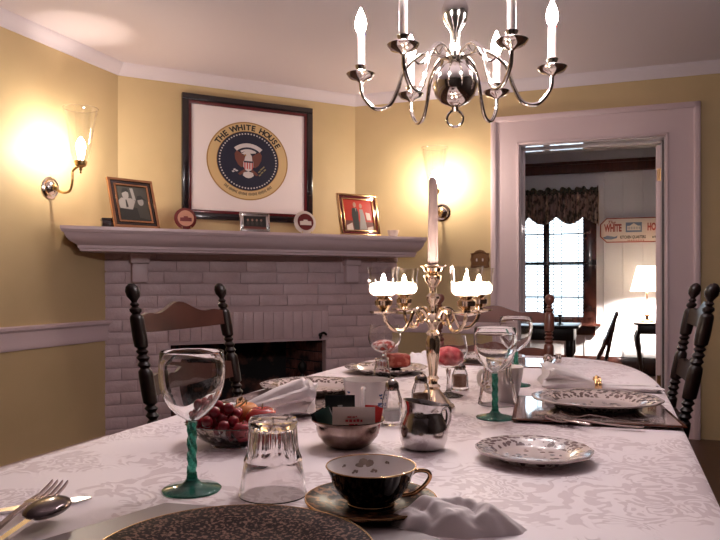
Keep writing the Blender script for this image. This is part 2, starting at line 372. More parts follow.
b.box2((dS1-.022, TC+.12, 0), (dS1-.008, TC+.16, dZ-.008)); b.box2((dS0+.008, TC+.12, 0), (dS0+.022, TC+.16, dZ-.008)); b.box2((dS0, TC+.12, dZ-.022), (dS1, TC+.16, dZ-.008))
struct('trim_6', b, M['gloss'], rz=A20)
M['gapshade'] = mat('door_gap_shade', (.05, .03, .03), .5)  # shade of the gap beside the door, put in as a dark strip
b = BM(); b.box2((dS1-.014, TC+.10, 0), (dS1-.008, TC2+.02, dZ-.01)); struct('trim_9', b, M['gapshade'], rz=A20)
# door leaf folded back into the next room, its edge and hinges showing at the right jamb
dr = thing('panel_door', 'white painted door standing open at the right jamb of the doorway', 'door', FR(dS1-.020, TC+.17), A20-.22)
b = BM(); b.box2((-.033, 0, .01), (0, .78, dZ-.03))
for z0, z1 in ((.2, .85), (1.0, 1.85)):
    for y0, y1 in ((.10, .36), (.43, .69)): b.box2((-.038, y0, z0), (-.033, y1, z1), bev=.002)
dpn = build('door_panel', b, M['trim'], dr)
for z in (1.80, .35):
    b = BM(); b.box2((-.024, -.004, z-.042), (.018, -.001, z+.042)); b.lathe([(.006, z-.046), (.006, z+.046)], 12, TR(.002, -.007, 0)); h = build('hinge', b, M['gold'], dpn); h['label'] = 'brass hinge'
b = BM(); b.sphere((-.09, .72, .95), .026); b.lathe([(.01, 0), (.01, .05)], 10, TR(-.036, .72, .95) @ RY(-pi/2)); build('knob', b, M['brass'], dpn)
# ------------------------------------------------------------------ fireplace
L0 = Vector((-1.657, 4.553, 0)); R0 = Vector((.285, 5.38, 0)); eF = (R0-L0); LF = eF.length; eF.normalize(); AngF = atan2(eF.y, eF.x)
def KF(x):   # distance along the brick face seen at pixel column x
    a = (x-360)/F; return (L0.x - a*L0.y)/(a*eF.y - eF.x)
k0, k1 = KF(171), KF(326); ZO = .632
ch = thing('fireplace', 'painted brick corner fireplace with sooty open firebox under the mantel shelf', 'fireplace', L0, AngF)
b = BM()
ZB = 1.26; DM = .08
for (x0, x1, z0, z1) in ((-.02, k0, 0, ZO), (k1, LF+.03, 0, ZO), (-.02, LF+.03, ZO, ZB)): b.box2((x0, .008, z0), (x1, DM, z1))
build('mortar_face', b, M['mortar'], ch)
b = BM(); course = .0795; z = .002; row = 0
def brickbox(x0, x1, z0, z1):
    if x1-x0 < .012: return
    o = random.uniform(-.002, .003); tilt = random.uniform(-.0015, .0015)
    b.box2((x0+.0012, -o, z0+.0035+tilt), (x1-.0012, .03, z1-.0035+tilt), bev=.0045)
while z < ZB-.03:
    x = -.02 - (.11 if row % 2 else 0); top = min(z+course, ZB)
    while x < LF+.02:
        x1 = x+.235+random.uniform(-.03, .03); a0, a1 = max(x, -.015), min(x1, LF+.025)
        segs = [(a0, a1)]
        if z < ZO+.20-.01:
            lo, hi = (k0, k1) if z < ZO-.01 else (k0+.0-.02, k1+.02)
            ns = []
            for s0, s1 in segs:
                if s1 <= lo or s0 >= hi: ns.append((s0, s1))
                else:
                    if s0 < lo: ns.append((s0, lo))
                    if s1 > hi: ns.append((hi, s1))
            segs = ns
        for s0, s1 in segs: brickbox(s0, s1, z, top)
        x = x1
    z += course; row += 1
x = k0-.018
while x < k1:
    brickbox(x, min(x+.073, k1+.02), ZO+.006, ZO+.205); x += .073
build('brickwork', b, M['brick'], ch, ang=30)
b = BM(); b.box2((k0-.02, -.004, ZO-.012), (k1+.02, .07, ZO+.004)); build('lintel_bar', b, M['mortar'], ch)
b = BM(); fd = .46; tp = .16   # firebox shell
ix0, ix1 = k0+tp, k1-tp
def quad(*p): b._f([b.b.verts.new(v) for v in p])
quad((k0, .08, 0), (ix0, fd, 0), (ix0, fd, ZO), (k0, .08, ZO)); quad((k1, .08, 0), (k1, .08, ZO), (ix1, fd, ZO), (ix1, fd, 0))
quad((ix0, fd, 0), (ix1, fd, 0), (ix1, fd, ZO), (ix0, fd, ZO)); quad((k0, .08, ZO), (ix0, fd, ZO), (ix1, fd, ZO), (k1, .08, ZO)); quad((k0, .08, .004), (k1, .08, .004), (ix1, fd, .004), (ix0, fd, .004))
build('firebox', b, M['soot'], ch, flip=False)
b = BM(); b = BM(); b2 = BM()
for z in [i*.075 for i in range(9)]:
    for i in range(9):
        u0 = i/9; u1 = (i+1)/9
        b.box2((0.002+.42*u0, -.004, z+.004), (.42*u1-.004, .006, min(z+.070, ZO-.01)), TR(k1, .08) @ RZ(atan2(fd-.08, -tp)), bev=.002)
        b2.box2((0.002+.42*u0, -.006, z+.004), (.42*u1-.004, .004, min(z+.070, ZO-.01)), TR(k0, .08) @ RZ(atan2(fd-.08, tp)), bev=.002)
M['rsoot'] = mat('reddish_firebrick', (.16, .055, .045), .85, var=((.02, .012, .012), 9, .40, .62)); build('firebrick_side', b, M['rsoot'], ch); build('firebrick_side', b2, M['rsoot'], ch)
def andiron(kx, lab):
    a = thing('andiron', lab, 'andiron', L0 + eF*kx + Vector((-eF.y, eF.x, 0))*.10, AngF, 'andirons in the firebox')
    b = BM(); b.lathe([(.014, .10), (.011, .16), (.02, .19), (.011, .22), (.012, .33), (.022, .35), (.012, .37), (.03, .395), (.034, .42), (.028, .445), (.008, .465), (.003, .475)], 16); build('post', b, M['iron'], a)
    b = BM(); b.tube(smooth_path([(-.09, 0, .012), (-.07, 0, .05), (0, 0, .11), (.07, 0, .05), (.09, 0, .012)]), .012, 8); build('foot', b, M['iron'], a)
    b = BM(); b.box2((-.01, 0, .08), (.01, .30, .10)); b.box2((-.01, .28, 0.004), (.01, .30, .08)); build('log_rest', b, M['iron'], a)
    return a
andiron(k1-.15, 'black iron andiron at the right of the firebox'); andiron(k0+.15, 'black iron andiron at the left of the firebox behind the chair')
b = BM(); b.tube(smooth_path([(0, -.02, 0), (0, -.02, .03), (.02, -.03, .045), (.045, -.02, .03)]), .009, 8); b.sphere((.0, -.02, .03), .016, 10)
o = build('damper_handle', b, M['iron'], ch, (k1-.05, 0, ZO+.0)); o['label'] = 'small black iron handle'
# mantel shelf: stacked mitred profile
FRt = Vector((.49, 5.13)); FLt = Vector((-1.734, 4.045)); eM = (FRt-FLt).normalized(); nM = Vector((-eM.y, eM.x))
AngM = atan2(eM.y, eM.x); LM = (FRt-FLt).length
mt = thing('mantel_shelf', 'long white mantel shelf with crown moulding above the brick fireplace', 'mantel', (FLt.x, FLt.y, 0), AngM)
MZ = 1.375
def mring(off, z): # local polygon: front-left, front-right, back-right, back-left
    return [(off, off*.9, z), (LM-off*.35, off*.9, z), (LM-.10, .36, z), (.62, .52, z), (.13+off*.5, .5, z)]
lv = [(0, MZ), (0, MZ-.018), (.004, MZ-.024), (.008, MZ-.034), (.02, MZ-.036), (.024, MZ-.045), (.034, MZ-.065), (.055, MZ-.085), (.085, MZ-.10), (.10, MZ-.108), (.102, MZ-.125), (.112, MZ-.127), (.114, MZ-.142)]
b = BM(); prev = None
for off, z in lv:
    rg = [b.b.verts.new(p) for p in mring(off, z)]
    if prev:
        for i in range(5): b._f([prev[i], prev[(i+1) % 5], rg[(i+1) % 5], rg[i]])
    else: b._f(rg)
    prev = rg
b._f(prev); build('shelf', b, M['trim'], mt, ang=20)
# two corbels under it
for xx in (139, 350):
    k = KF(xx); p = L0 + eF*k
    loc = Vector((p.x, p.y, 0)); o = bpy.data.objects.new('tmp', None)
    q = Matrix.Rotation(-AngM, 3, 'Z') @ (loc - Vector((FLt.x, FLt.y, 0)))
    b = BM()
    b.box2((q.x-.06, q.y-.07, MZ-.205), (q.x+.06, q.y+.03, MZ-.142), bev=.004); b.box2((q.x-.05, q.y-.045, MZ-.33), (q.x+.05, q.y+.03, MZ-.205), bev=.006)
    b.box2((q.x-.066, q.y-.08, MZ-.158), (q.x+.066, q.y+.03, MZ-.142), bev=.003)
    build('corbel', b, M['trim'], mt); bpy.data.objects.remove(o)
def on_mantel(x, back):
    a = (x-360)/F
    p = FLt + nM*back; k = (p.x - a*p.y)/(a*eM.y - eM.x); q = p + eM*k
    return Vector((q.x, q.y, MZ))
def zpx(y, Y): return EYE + (HY-y)*Y/F
# ------------------------------------------------------------------ seal picture
M['blackframe'] = mat('black_frame', (.018, .012, .014), .18, coat=.4); M['redframe'] = mat('oxblood_frame', (.10, .012, .016), .2, coat=.4)
M['tan'] = mat('gold_tan_ring', (.62, .43, .22), .6); M['tanline'] = mat('brown_ring_line', (.36, .19, .06), .6); M['navy'] = mat('navy_disc', (.012, .012, .035), .6)
M['ink'] = mat('black_ink', (.02, .014, .014), .6); M['sealwhite'] = mat('seal_white', (.62, .56, .58), .6); M['sealred'] = mat('seal_red', (.50, .06, .06), .6); M['sealbrown'] = mat('seal_brown', (.16, .05, .04), .6); M['olive'] = mat('seal_olive', (.25, .2, .1), .6)
k0p = (AB[0] + .2557*AB[1])/(-.2557*eB.y - eB.x); k1p = (AB[0] + .07*AB[1])/(-.07*eB.y - eB.x)
p0 = Vector(AB) + Vector(eB[:2])*k0p; p1 = Vector(AB) + Vector(eB[:2])*k1p; W = (p1-p0).length; pc = (p0+p1)/2 - Vector((-eB.y, eB.x))*.012
HB, HT = 1.487, 2.36; H = HT-HB
pic = thing('seal_picture', 'large framed eagle seal print hanging on the wall over the mantel', 'picture', (pc.x, pc.y, (HB+HT)/2), AngB)
def frame(bb, W, H, w, d0, d1, bev=.004):
    bb.box2((-W/2, d0, H/2-w), (W/2, d1, H/2), bev=bev); bb.box2((-W/2, d0, -H/2), (W/2, d1, -H/2+w), bev=bev)
    bb.box2((-W/2, d0, -H/2+w), (-W/2+w, d1, H/2-w), bev=bev); bb.box2((W/2-w, d0, -H/2+w), (W/2, d1, H/2-w), bev=bev)
b = BM(); frame(b, W, H, .045, -.025, .01); build('frame', b, M['blackframe'], pic)
b = BM(); frame(b, W-.09, H-.09, .022, -.018, .01, .003); build('inner_frame', b, M['redframe'], pic)
b = BM(); b.box2((-W/2+.05, -.006, -H/2+.05), (W/2-.05, .008, H/2-.05)); build('mat_board', b, M['paper'], pic)
FC = RX(pi/2)   # maps local xy artwork to the xz plane facing -y
def art(dx, dz, lay): return TR(dx, -.0065-.0008*lay, dz) @ FC
sx_, sz_ = ((246-(181+311)/2)/132.0, (158-162)/137.0)
b = BM(); A0 = art(0.0, -.0, 0)
b.mi = 1; b.lathe([(.298, 0), (.298, .0008)], 64, art(0, 0, 0)); b.mi = 0; b.lathe([(.289, 0), (.289, .0016)], 64, art(0, 0, 0))
b.mi = 1; b.lathe([(.229, 0), (.229, .0022)], 64, art(0, 0, 0)); b.mi = 2; b.lathe([(.225, 0), (.225, .0028)], 64, art(0, 0, 0))
b.mi = 3
for i in range(60):
    a = 2*pi*i/60; b.lathe([(.0062, .003), (.0062, .0036)], 5, art(.207*cos(a), .207*sin(a), 0))
for i in range(46):   # small lettering strokes along the lower arc
    if i % 9 == 4: continue
    a = math.radians(228 + i*84/45.0); b.mi = 4; b.box((0, 0, .002), (.004, .018+.006*(i % 3 == 0), .001), art(.252*cos(a), .252*sin(a), 0) @ RZ(a-pi/2))
txt = 'THE WHITE HOUSE'
wd = {'I': .55, ' ': .7, 'W': 1.35, 'H': 1.05, 'O': 1.05, 'T': .95, 'E': .9, 'U': 1.0, 'S': .9}
tot = sum(wd[c] for c in txt); pos = 0
for c in txt:
    mid = pos + wd[c]/2; pos += wd[c]
    if c == ' ': continue
    a = math.radians(152 - mid/tot*124)
    b.text(c, .058, art(.254*cos(a), .254*sin(a), 3) @ RZ(a-pi/2), .0004, .0022)
# eagle
def poly(pts, lay, mi): b.mi = mi; b.prism(pts, .003+lay*.0005, .0036+lay*.0005, art(0, 0, 0))
def arcband(cx, cy, r0, r1, a0, a1, n=14):
    a = [math.radians(a0+(a1-a0)*i/n) for i in range(n+1)]
    return [(cx+r1*cos(t), cy+r1*sin(t)) for t in a] + [(cx+r0*cos(t), cy+r0*sin(t)) for t in a[::-1]]
poly(arcband(0, -.02, .125, .155, 48, 132), 1, 3); poly(arcband(0, -.02, .095, .110, 58, 122), 1, 3)
poly([(-.05, .055), (-.02, .075), (.03, .08), (.055, .065), (.035, .06), (.0, .058), (-.03, .048)], 1, 3)
for i in (-1, 1):
    poly([(i*.02, .03), (i*.05, .055), (i*.085, .075), (i*.10, .05), (i*.095, .01), (i*.075, -.03), (i*.05, -.05), (i*.03, -.04)], 0, 5)
    poly([(i*.02, -.055), (i*.06, -.085), (i*.075, -.10), (i*.06, -.11), (i*.02, -.085)], 0, 5)
poly([(-.02, .045), (-.01, .06), (.012, .06), (.025, .04), (.03, .0), (-.03, .0), (-.026, .02)], 2, 3)
poly([(-.038, .042), (-.018, .052), (-.016, .036)], 3, 1)
poly([(-.036, .0), (.036, .0), (.036, -.045), (.02, -.07), (0, -.078), (-.02, -.07), (-.036, -.045)], 2, 3)
for i in range(4): poly([(-.03+i*.018, -.012), (-.021+i*.018, -.012), (-.021+i*.018, -.06), (-.03+i*.018, -.06)], 3, 6)
poly([(-.034, .0), (.034, .0), (.034, -.012), (-.034, -.012)], 3, 2)
poly([(-.034, -.088), (0, -.078), (.034, -.088), (.04, -.11), (.02, -.125), (0, -.13), (-.02, -.125), (-.04, -.11)], 2, 3)
for (x, y) in ((-.10, -.07), (-.085, -.078), (-.11, -.085)): poly([(x-.012, y), (x, y+.007), (x+.012, y), (x, y-.007)], 2, 3)
for (x, y) in ((.08, -.075), (.095, -.055), (.11, -.04), (.12, -.06), (.085, -.10), (.10, -.08)): poly([(x-.010, y-.006), (x+.004, y+.009), (x+.012, y+.004), (x-.002, y-.01)], 2, 7)
build('seal_print', b, [M['tan'], M['tanline'], M['navy'], M['sealwhite'], M['ink'], M['sealbrown'], M['sealred'], M['olive']], pic, (sx_-.012, 0, sz_+.028), flip=True).scale = (1.03, 1, .95)
# ------------------------------------------------------------------ things on the mantel
def stand_frame(name, label, xc, back, Wd, Hh, fw, mats, artfn, roll=0, yaw=0, lean=8, group=None):
    p = on_mantel(xc, back)
    o = thing(name, label, 'photo frame', p, 0, group, rot=(math.radians(-lean), 0, AngM+yaw))
    b = BM(); bl = TR(0, 0, Hh/2); 
    def fr(b, W_, H_, w_, d0, d1):
        for (x0, z0, x1, z1) in ((-W_/2, H_/2-w_, W_/2, H_/2), (-W_/2, -H_/2, W_/2, -H_/2+w_), (-W_/2, -H_/2+w_, -W_/2+w_, H_/2-w_), (W_/2-w_, -H_/2+w_, W_/2, H_/2-w_)):
            b.box2((x0, d0, z0), (x1, d1, z1), bl, bev=.002)
    fr(b, Wd, Hh, fw*.35, -.012, .008); build('outer_edge', b, mats[0], o)
    b = BM(); fr(b, Wd-fw*.7, Hh-fw*.7, fw*.4, -.006, .008); build('frame_band', b, mats[1], o)
    b = BM(); fr(b, Wd-fw*1.5, Hh-fw*1.5, fw*.25, -.010, .008); build('inner_edge', b, mats[0], o)
    b = BM(); artfn(b, Wd-2*fw, Hh-2*fw); build('photograph', b, ART, o, (0, -.002, Hh/2))
    b = BM(); b.box2((-.03, 0, 0), (.03, .004, Hh*.8), TR(0, .008, 0) @ RX(math.radians(-16))); build('easel_back', b, M['blackframe'], o)
    return o
ART = [mat('photo_dark', (.03, .028, .028), .3), mat('photo_grey', (.06, .055, .05), .3), mat('photo_light', (.30, .27, .26), .3), mat('photo_red', (.46, .035, .02), .3),
       mat('photo_skin', (.42, .24, .18), .3), mat('photo_cream', (.60, .48, .42), .3), mat('photo_brown', (.16, .05, .04), .3)]
def P2(b, pts, lay, mi, W_, H_):
    b.mi = mi; b.prism([(x*W_/2, y*H_/2) for x, y in pts], .0+lay*.0004, .0004+lay*.0004, FC)
def ell(cx, cy, rx, ry, n=14): return [(cx+rx*cos(2*pi*i/n), cy+ry*sin(2*pi*i/n)) for i in range(n)]
def art_bw(b, W_, H_):
    b.mi = 1; b.box2((-W_/2, -.0, -H_/2), (W_/2, .004, H_/2))
    P2(b, [(-1, -1), (1, -1), (1, -.15), (.3, -.25), (-1, -.1)], 1, 0, W_, H_)
    P2(b, [(-1, .1), (-.9, -.3), (-.1, -.35), (.15, .15), (-.1, .3), (-.75, .3)], 2, 2, W_, H_)
    P2(b, ell(-.45, .5, .22, .28), 3, 2, W_, H_); P2(b, [(-.72, .55), (-.6, .85), (-.3, .88), (-.18, .62), (-.4, .68)], 4, 0, W_, H_)
    P2(b, ell(.5, .15, .2, .25), 3, 2, W_, H_); P2(b, [(.2, .2), (.3, .45), (.55, .52), (.75, .35), (.95, .2), (.6, .28)], 4, 0, W_, H_)
    P2(b, [(.2, -.2), (.9, -.1), (1, -.9), (.3, -.8)], 3, 1, W_, H_); P2(b, [(-.1, .9), (.1, .9), (.2, .2), (.0, .2)], 2, 2, W_, H_)
    P2(b, [(-.5, .2), (-.42, .2), (-.35, -.2), (-.5, -.25)], 4, 0, W_, H_)
def art_red(b, W_, H_):
    b.mi = 3; b.box2((-W_/2, -.0, -H_/2), (W_/2, .004, H_/2))
    P2(b, [(-1, -1), (1, -1), (1, -.45), (-1, -.35)], 1, 6, W_, H_)
    P2(b, [(-.9, -.7), (-.5, -.5), (-.45, -1), (-.9, -1)], 2, 5, W_, H_); P2(b, [(.55, -.8), (.95, -.7), (.95, -1), (.5, -1)], 2, 5, W_, H_)
    P2(b, [(-.42, .45), (-.1, .5), (.0, .2), (-.05, -.95), (-.38, -.95), (-.48, 0)], 3, 0, W_, H_); P2(b, ell(-.22, .68, .11, .17), 4, 4, W_, H_)
    P2(b, [(.08, .4), (.32, .4), (.42, -.1), (.5, -.95), (.0, -.95), (.1, -.1)], 3, 2, W_, H_); P2(b, ell(.2, .62, .10, .16), 4, 4, W_, H_)
    P2(b, [(-.22, .45), (-.13, .45), (-.16, .2)], 5, 2, W_, H_); P2(b, [(.5, .2), (.8, .15), (.85, -.3), (.55, -.3)], 2, 5, W_, H_)
def art_small(b, W_, H_):
    b.mi = 0; b.box2((-W_/2, -.0, -H_/2), (W_/2, .004, H_/2))
    for i in range(4): P2(b, ell(-.6+i*.4, -.05, .12, .35), 1, 1, W_, H_); P2(b, ell(-.6+i*.4, .45, .09, .2), 1, 4, W_, H_)
    P2(b, [(-1, -1), (1, -1), (1, -.6), (-1, -.55)], 1, 6, W_, H_)
M['copper'] = mat('copper_gilt', (.58, .31, .17), .2, 1.0)
f1 = stand_frame('photo_frame', 'copper-gold frame with a black and white photo of two people, tilted', 137.5, .11, .30, .335, .05, [M['copper'], M['blackframe']], art_bw, lean=18)
f1.rotation_euler = (math.radians(-20), 0, AngM+math.radians(18)); f1.location.z += .003
f2 = stand_frame('photo_frame', 'gold frame with a red photo of a couple near the right mantel end', 361, .13, .325, .32, .045, [M['gold'], M['redframe']], art_red, lean=14, yaw=math.radians(3))
f3 = stand_frame('photo_frame', 'small silver frame with a dark group photo below the seal picture', 255, .12, .205, .135, .025, [M['dsilver'], M['steel']], art_small, lean=8)
# round plates on stands
def stand_plate(label, x, back, r, rimmat, centre, col2):
    p = on_mantel(x, back); o = thing('display_plate', label, 'plate', p, 0, 'small round plates on the mantel', rot=(math.radians(-10), 0, AngM))
    b = BM(); b.lathe([(0.001, 0), (r*.6, .001), (r, -.008), (r*1.02, -.004), (r*.62, .006), (.001, .006)], 32, TR(0, 0, r*1.03+.006) @ RX(pi/2) @ TR(0, 0, 0), cap=True); build('plate_rim', b, rimmat, o)
    b = BM(); b.mi = 0; b.lathe([(r*.74, .0075), (r*.74, .0085)], 28, TR(0, 0, r*1.03+.006) @ RX(pi/2)); b.mi = 1
    for pts in ([(-.55, -.3), (.55, -.3), (.55, .05), (.2, .08), (.2, .2), (-.2, .2), (-.2, .08), (-.55, .05)],):
        b.prism([(x_*r*.95, y_*r*.95) for x_, y_ in pts], .0086, .0092, TR(0, 0, r*1.03+.006) @ RX(pi/2))
    build('painted_centre', b, [centre, col2], o)
    b = BM()
    for sx in (-1, 1): b.tube([(sx*r*.4, -.02, .02), (sx*r*.4, -.02, .006), (sx*r*.4, .04, .006), (sx*r*.25, .03, r*1.2)], .0025, 6)
    build('wire_stand', b, M['brass'], o); return o
M['maroon'] = mat('maroon_glaze', (.13, .02, .02), .2, coat=.4); M['salmon'] = mat('salmon_glaze', (.50, .24, .17), .3); M['cream'] = mat('cream_glaze', (.62, .52, .48), .3)
stand_plate('round maroon plate standing between the black and white photo and the seal', 186, .10, .070, M['maroon'], M['salmon'], M['maroon'])
stand_plate('round white-rimmed plate with a dark centre left of the red photo', 306, .12, .080, M['cream'], M['maroon'], M['cream'])
p = on_mantel(393, .10); v = thing('votive_cup', 'small white ribbed votive cup at the right mantel end', 'votive cup', p, AngM)
b = BM(); b.closed([(.001, 0), (.030, 0), (.036, .03), (.040, .05), (.035, .05), (.030, .03), (.024, .008), (.001, .008)], 24, None, lambda a, z, r: 1+.05*cos(12*a) if z > .01 else 1); build('cup', b, M['cream'], v)
b = BM(); b.lathe([(.0245, .0085), (.032, .035), (.001, .036)], 20); build('wax_fill', b, M['wax'], v)
p = on_mantel(112, .17); o = thing('black_box', 'small black box behind the tilted photo at the left mantel end', 'box', p, AngM)  # plain black block standing behind the tilted frame
b = BM(); b.box2((-.06, -.03, 0), (.06, .06, .05), bev=.003); build('box_body', b, M['blackframe'], o); b = BM(); b.box2((-.063, -.033, .05), (.063, .063, .065), bev=.004); build('lid', b, M['blackframe'], o)
# ------------------------------------------------------------------ sconces
def sconce(label, loc, rz):
    o = thing('wall_sconce', label, 'sconce', loc, rz, 'hurricane sconces beside the fireplace')
    Ry = RX(pi/2)
    b = BM(); b.lathe([(.062, 0), (.066, .006), (.056, .014), (.044, .012), (.036, .022), (.02, .034), (.001, .036)], 28, Ry); build('backplate', b, M['silver'], o)
    b = BM(); b.tube(smooth_path([(0, -.03, 0), (.01, -.075, -.03), (.01, -.135, -.025), (.0, -.165, .03), (0, -.17, .09), (0, -.215, .115)], 8), .0075, 8)
    b.sphere((0, -.035, .0), .018, 10); build('arm', b, M['brass'], o)
    b = BM(); m = TR(0, -.225, .07); b.lathe([(.002, 0), (.007, .006), (.004, .016), (.010, .022), (.008, .032), (.030, .045), (.036, .062), (.036, .072), (.001, .072)], 24, m); build('cup', b, M['brass'], o)
    g = [(.042, .0), (.054, .04), (.062, .10), (.078, .2), (.094, .275), (.098, .30)]
    b = BM(); b.closed(g + [(r-.003, z) for r, z in g[::-1]], 40, TR(0, -.225, .145)); build('glass_shade', b, M['thin'], o)
    b = BM(); b.ring(.0965, .0020, TR(0, -.225, .445), 40, 6); build('glass_rim', b, M['heavyglass'], o)
    b = BM(); b.lathe([(.010, .0), (.010, .045), (.001, .046)], 14, TR(0, -.225, .142)); build('candle_tube', b, M['wax'], o)
    b = BM(); b.lathe([(.008, 0), (.020, .02), (.026, .042), (.022, .07), (.010, .092), (.001, .1)], 16, TR(0, -.225, .180)); build('bulb', b, M['sbulb'], o)
    return o
k = .599; pA = Vector((AB[0]-dd.x*k, AB[1]-dd.y*k, 1.60)) + dn*.001
sconce('brass sconce with clear hurricane glass on the wall left of the fireplace', pA, A20+pi/2)
sC = S(442, TC); sconce('brass sconce with clear hurricane glass on the wall left of the doorway', FR(sC, TC-.001, 1.57), A20)
# ornate switch plate
o = thing('switch_plate', 'ornate aged brass switch plate on the yellow wall left of the doorway', 'switch plate', FR(S(480, TC), TC-.001, ZT(480, 260, TC)), A20)
b = BM(); pl = [(-.07, -.055), (-.045, -.06), (0, -.052), (.045, -.06), (.07, -.055), (.064, -.02), (.072, .0), (.064, .03), (.07, .05), (.045, .052), (.03, .068), (0, .076), (-.03, .068), (-.045, .052), (-.07, .05), (-.064, .03), (-.072, 0), (-.064, -.02)]
b.prism(pl, 0, .006, FC); 
for i in range(9): b.sphere((-.055+i*.0137, -.006, .045+.012*sin(i*pi/8)), .007, 8); b.sphere((-.055+i*.0137, -.006, -.045), .006, 8)
for sx in (-1, 1):
    for j in range(5): b.sphere((sx*.058, -.006, -.03+j*.017), .006, 8)
M['dbrass'] = mat('dark_relief_brass', (.20, .10, .05), .4, .9); build('plate', b, M['dbrass'], o)
for sx in (-1, 1):
    b = BM(); b.box((sx*.022, -.012, 0), (.009, .014, .02), RX(0), .002); build('toggle', b, M['cream'], o)
# ------------------------------------------------------------------ next room
b = BM(); b.box2((-2.6, TC2, 2.56), (3.4, TB, 2.66)); struct('ceiling_next_room', b, mat('next_ceiling', (.72, .70, .74), .7), rz=A20)
wS0, wS1 = S(512, TB), S(592, TB); wZ0, wZ1 = ZT(555, 318, TB), 2.02
b = BM(); b.box2((-2.6, TB, 0), (wS0, TB+.14, 2.56)); b.box2((wS1, TB, 0), (3.4, TB+.14, 2.56)); b.box2((wS0, TB, 0), (wS1, TB+.14, wZ0)); b.box2((wS0, TB, wZ1), (wS1, TB+.14, 2.56))
s_ = -2.6
while s_ < 3.3:      # battens over the board joints
    if not (wS0-.1 < s_ < wS1+.12): b.box2((s_-.008, TB-.010, .1), (s_+.008, TB, 2.5), bev=.003)
    else: b.box2((s_-.008, TB-.010, .1), (s_+.008, TB, wZ0-.05), bev=.003)
    s_ += .207
struct('wall_next_room_far', b, M['panel'], rz=A20)
b = BM(); b.box2((3.25, TC2, 0), (3.4, TB, 2.56)); struct('wall_next_room_right', b, M['panel'], rz=A20)
b = BM(); b.box2((-2.75, TC2, 0), (-2.6, TB, 2.56)); struct('wall_next_room_left', b, M['panel'], rz=A20)
b = BM(); b.box2((-2.6, TC2, 0), (dS0-.21, TC2+.02, 2.56)); b.box2((dS1+.21, TC2, 0), (3.4, TC2+.02, 2.56)); b.box2((dS0-.21, TC2, 2.25), (dS1+.21, TC2+.02, 2.56)); struct('wall_next_room_near', b, M['panel'], rz=A20)
b = BM(); b.box2((dS0-.21, TC2, 0), (dS0, TC2+.024, 2.25)); b.box2((dS1, TC2, 0), (dS1+.21, TC2+.024, 2.25)); b.box2((dS0, TC2, dZ), (dS1, TC2+.024, 2.25)); struct('trim_7', b, M['trim'], rz=A20)
zt0, zt1 = ZT(530, 176, TB), ZT(530, 164.5, TB)
b = BM(); b.box2((-2.6, TB-.035, zt0), (3.3, TB, zt1), bev=.006); b.box2((-2.6, TB-.06, zt1-.035), (3.3, TB, zt1), bev=.008); struct('trim_8', b, M['redwood'], rz=A20)
b = BM(); b.box2((-2.6, TB-.025, 0), (3.3, TB, .20), bev=.005); struct('baseboard_next_room', b, M['darkwood'], rz=A20)
# window: dark frame, mullion, sashes, glass
b = BM(); fw = .13
mS = S(546.5, TB)
b.box2((wS1-.10, TB-.03, wZ0-.06), (wS1+.05, TB+.10, wZ1+.10), bev=.006); b.box2((wS0-.05, TB-.03, wZ0-.06), (wS0+.09, TB+.10, wZ1+.10), bev=.006)
b.box2((wS0, TB-.03, wZ1-.02), (wS1, TB+.1, wZ1+.10), bev=.006); b.box2((wS0, TB-.03, wZ0-.07), (wS1, TB+.1, wZ0+.02), bev=.006)
b.box2((mS-.035, TB-.02, wZ0), (mS+.035, TB+.1, wZ1), bev=.004)
zm = ZT(550, 263.5, TB); b.box2((wS0, TB+.03, zm-.02), (wS1, TB+.09, zm+.02), bev=.003)
for yy in (234, 297):
    zq = ZT(550, yy, TB); b.box2((wS0, TB+.045, zq-.009), (wS1, TB+.075, zq+.009))
win = struct('window_1', b, M['darkwood'], rz=A20)
b = BM(); b.box2((wS0-.14, TB-.13, wZ0-.085), (wS1+.10, TB, wZ0-.05), bev=.008); b.box2((wS0-.06, TB-.04, wZ0-.19), (wS1+.04, TB, wZ0-.085), bev=.006); o = build('window_sill', b, M['darkwood'], win)
b = BM(); b.box2((wS0, TB+.055, wZ0), (wS1, TB+.059, wZ1)); build('window_pane', b, M['pane'], win)
M['slat'] = mat('pale_blind_slats', (.20, .27, .30), .5)
bl = thing('venetian_blind', 'pale horizontal slat blind half open in the far window', 'blind', FR(0, 0), A20)
b = BM(); z = wZ0+.03
while z < wZ1-.04:
    for (a0, a1) in ((wS0+.09, mS-.036), (mS+.036, wS1-.102)):
        b.box(((a0+a1)/2, 0, 0), (a1-a0, .022, .0012), TR(0, TB+.012, z) @ RX(math.radians(24)))
    z += .040
build('slats', b, M['slat'], bl)
b = BM()
for s_ in (wS0+.13, mS-.10, mS+.08, mS+.17, wS1-.15): b.box2((s_-.004, TB-.004, wZ0+.02), (s_+.004, TB-.002, wZ1-.03))
build('ladder_cord', b, M['ink'], bl)
b = BM(); b.box2((wS0+.09, TB-.005, wZ1-.05), (wS1-.10, TB+.025, wZ1-.02)); build('head_rail', b, M['slat'], bl)
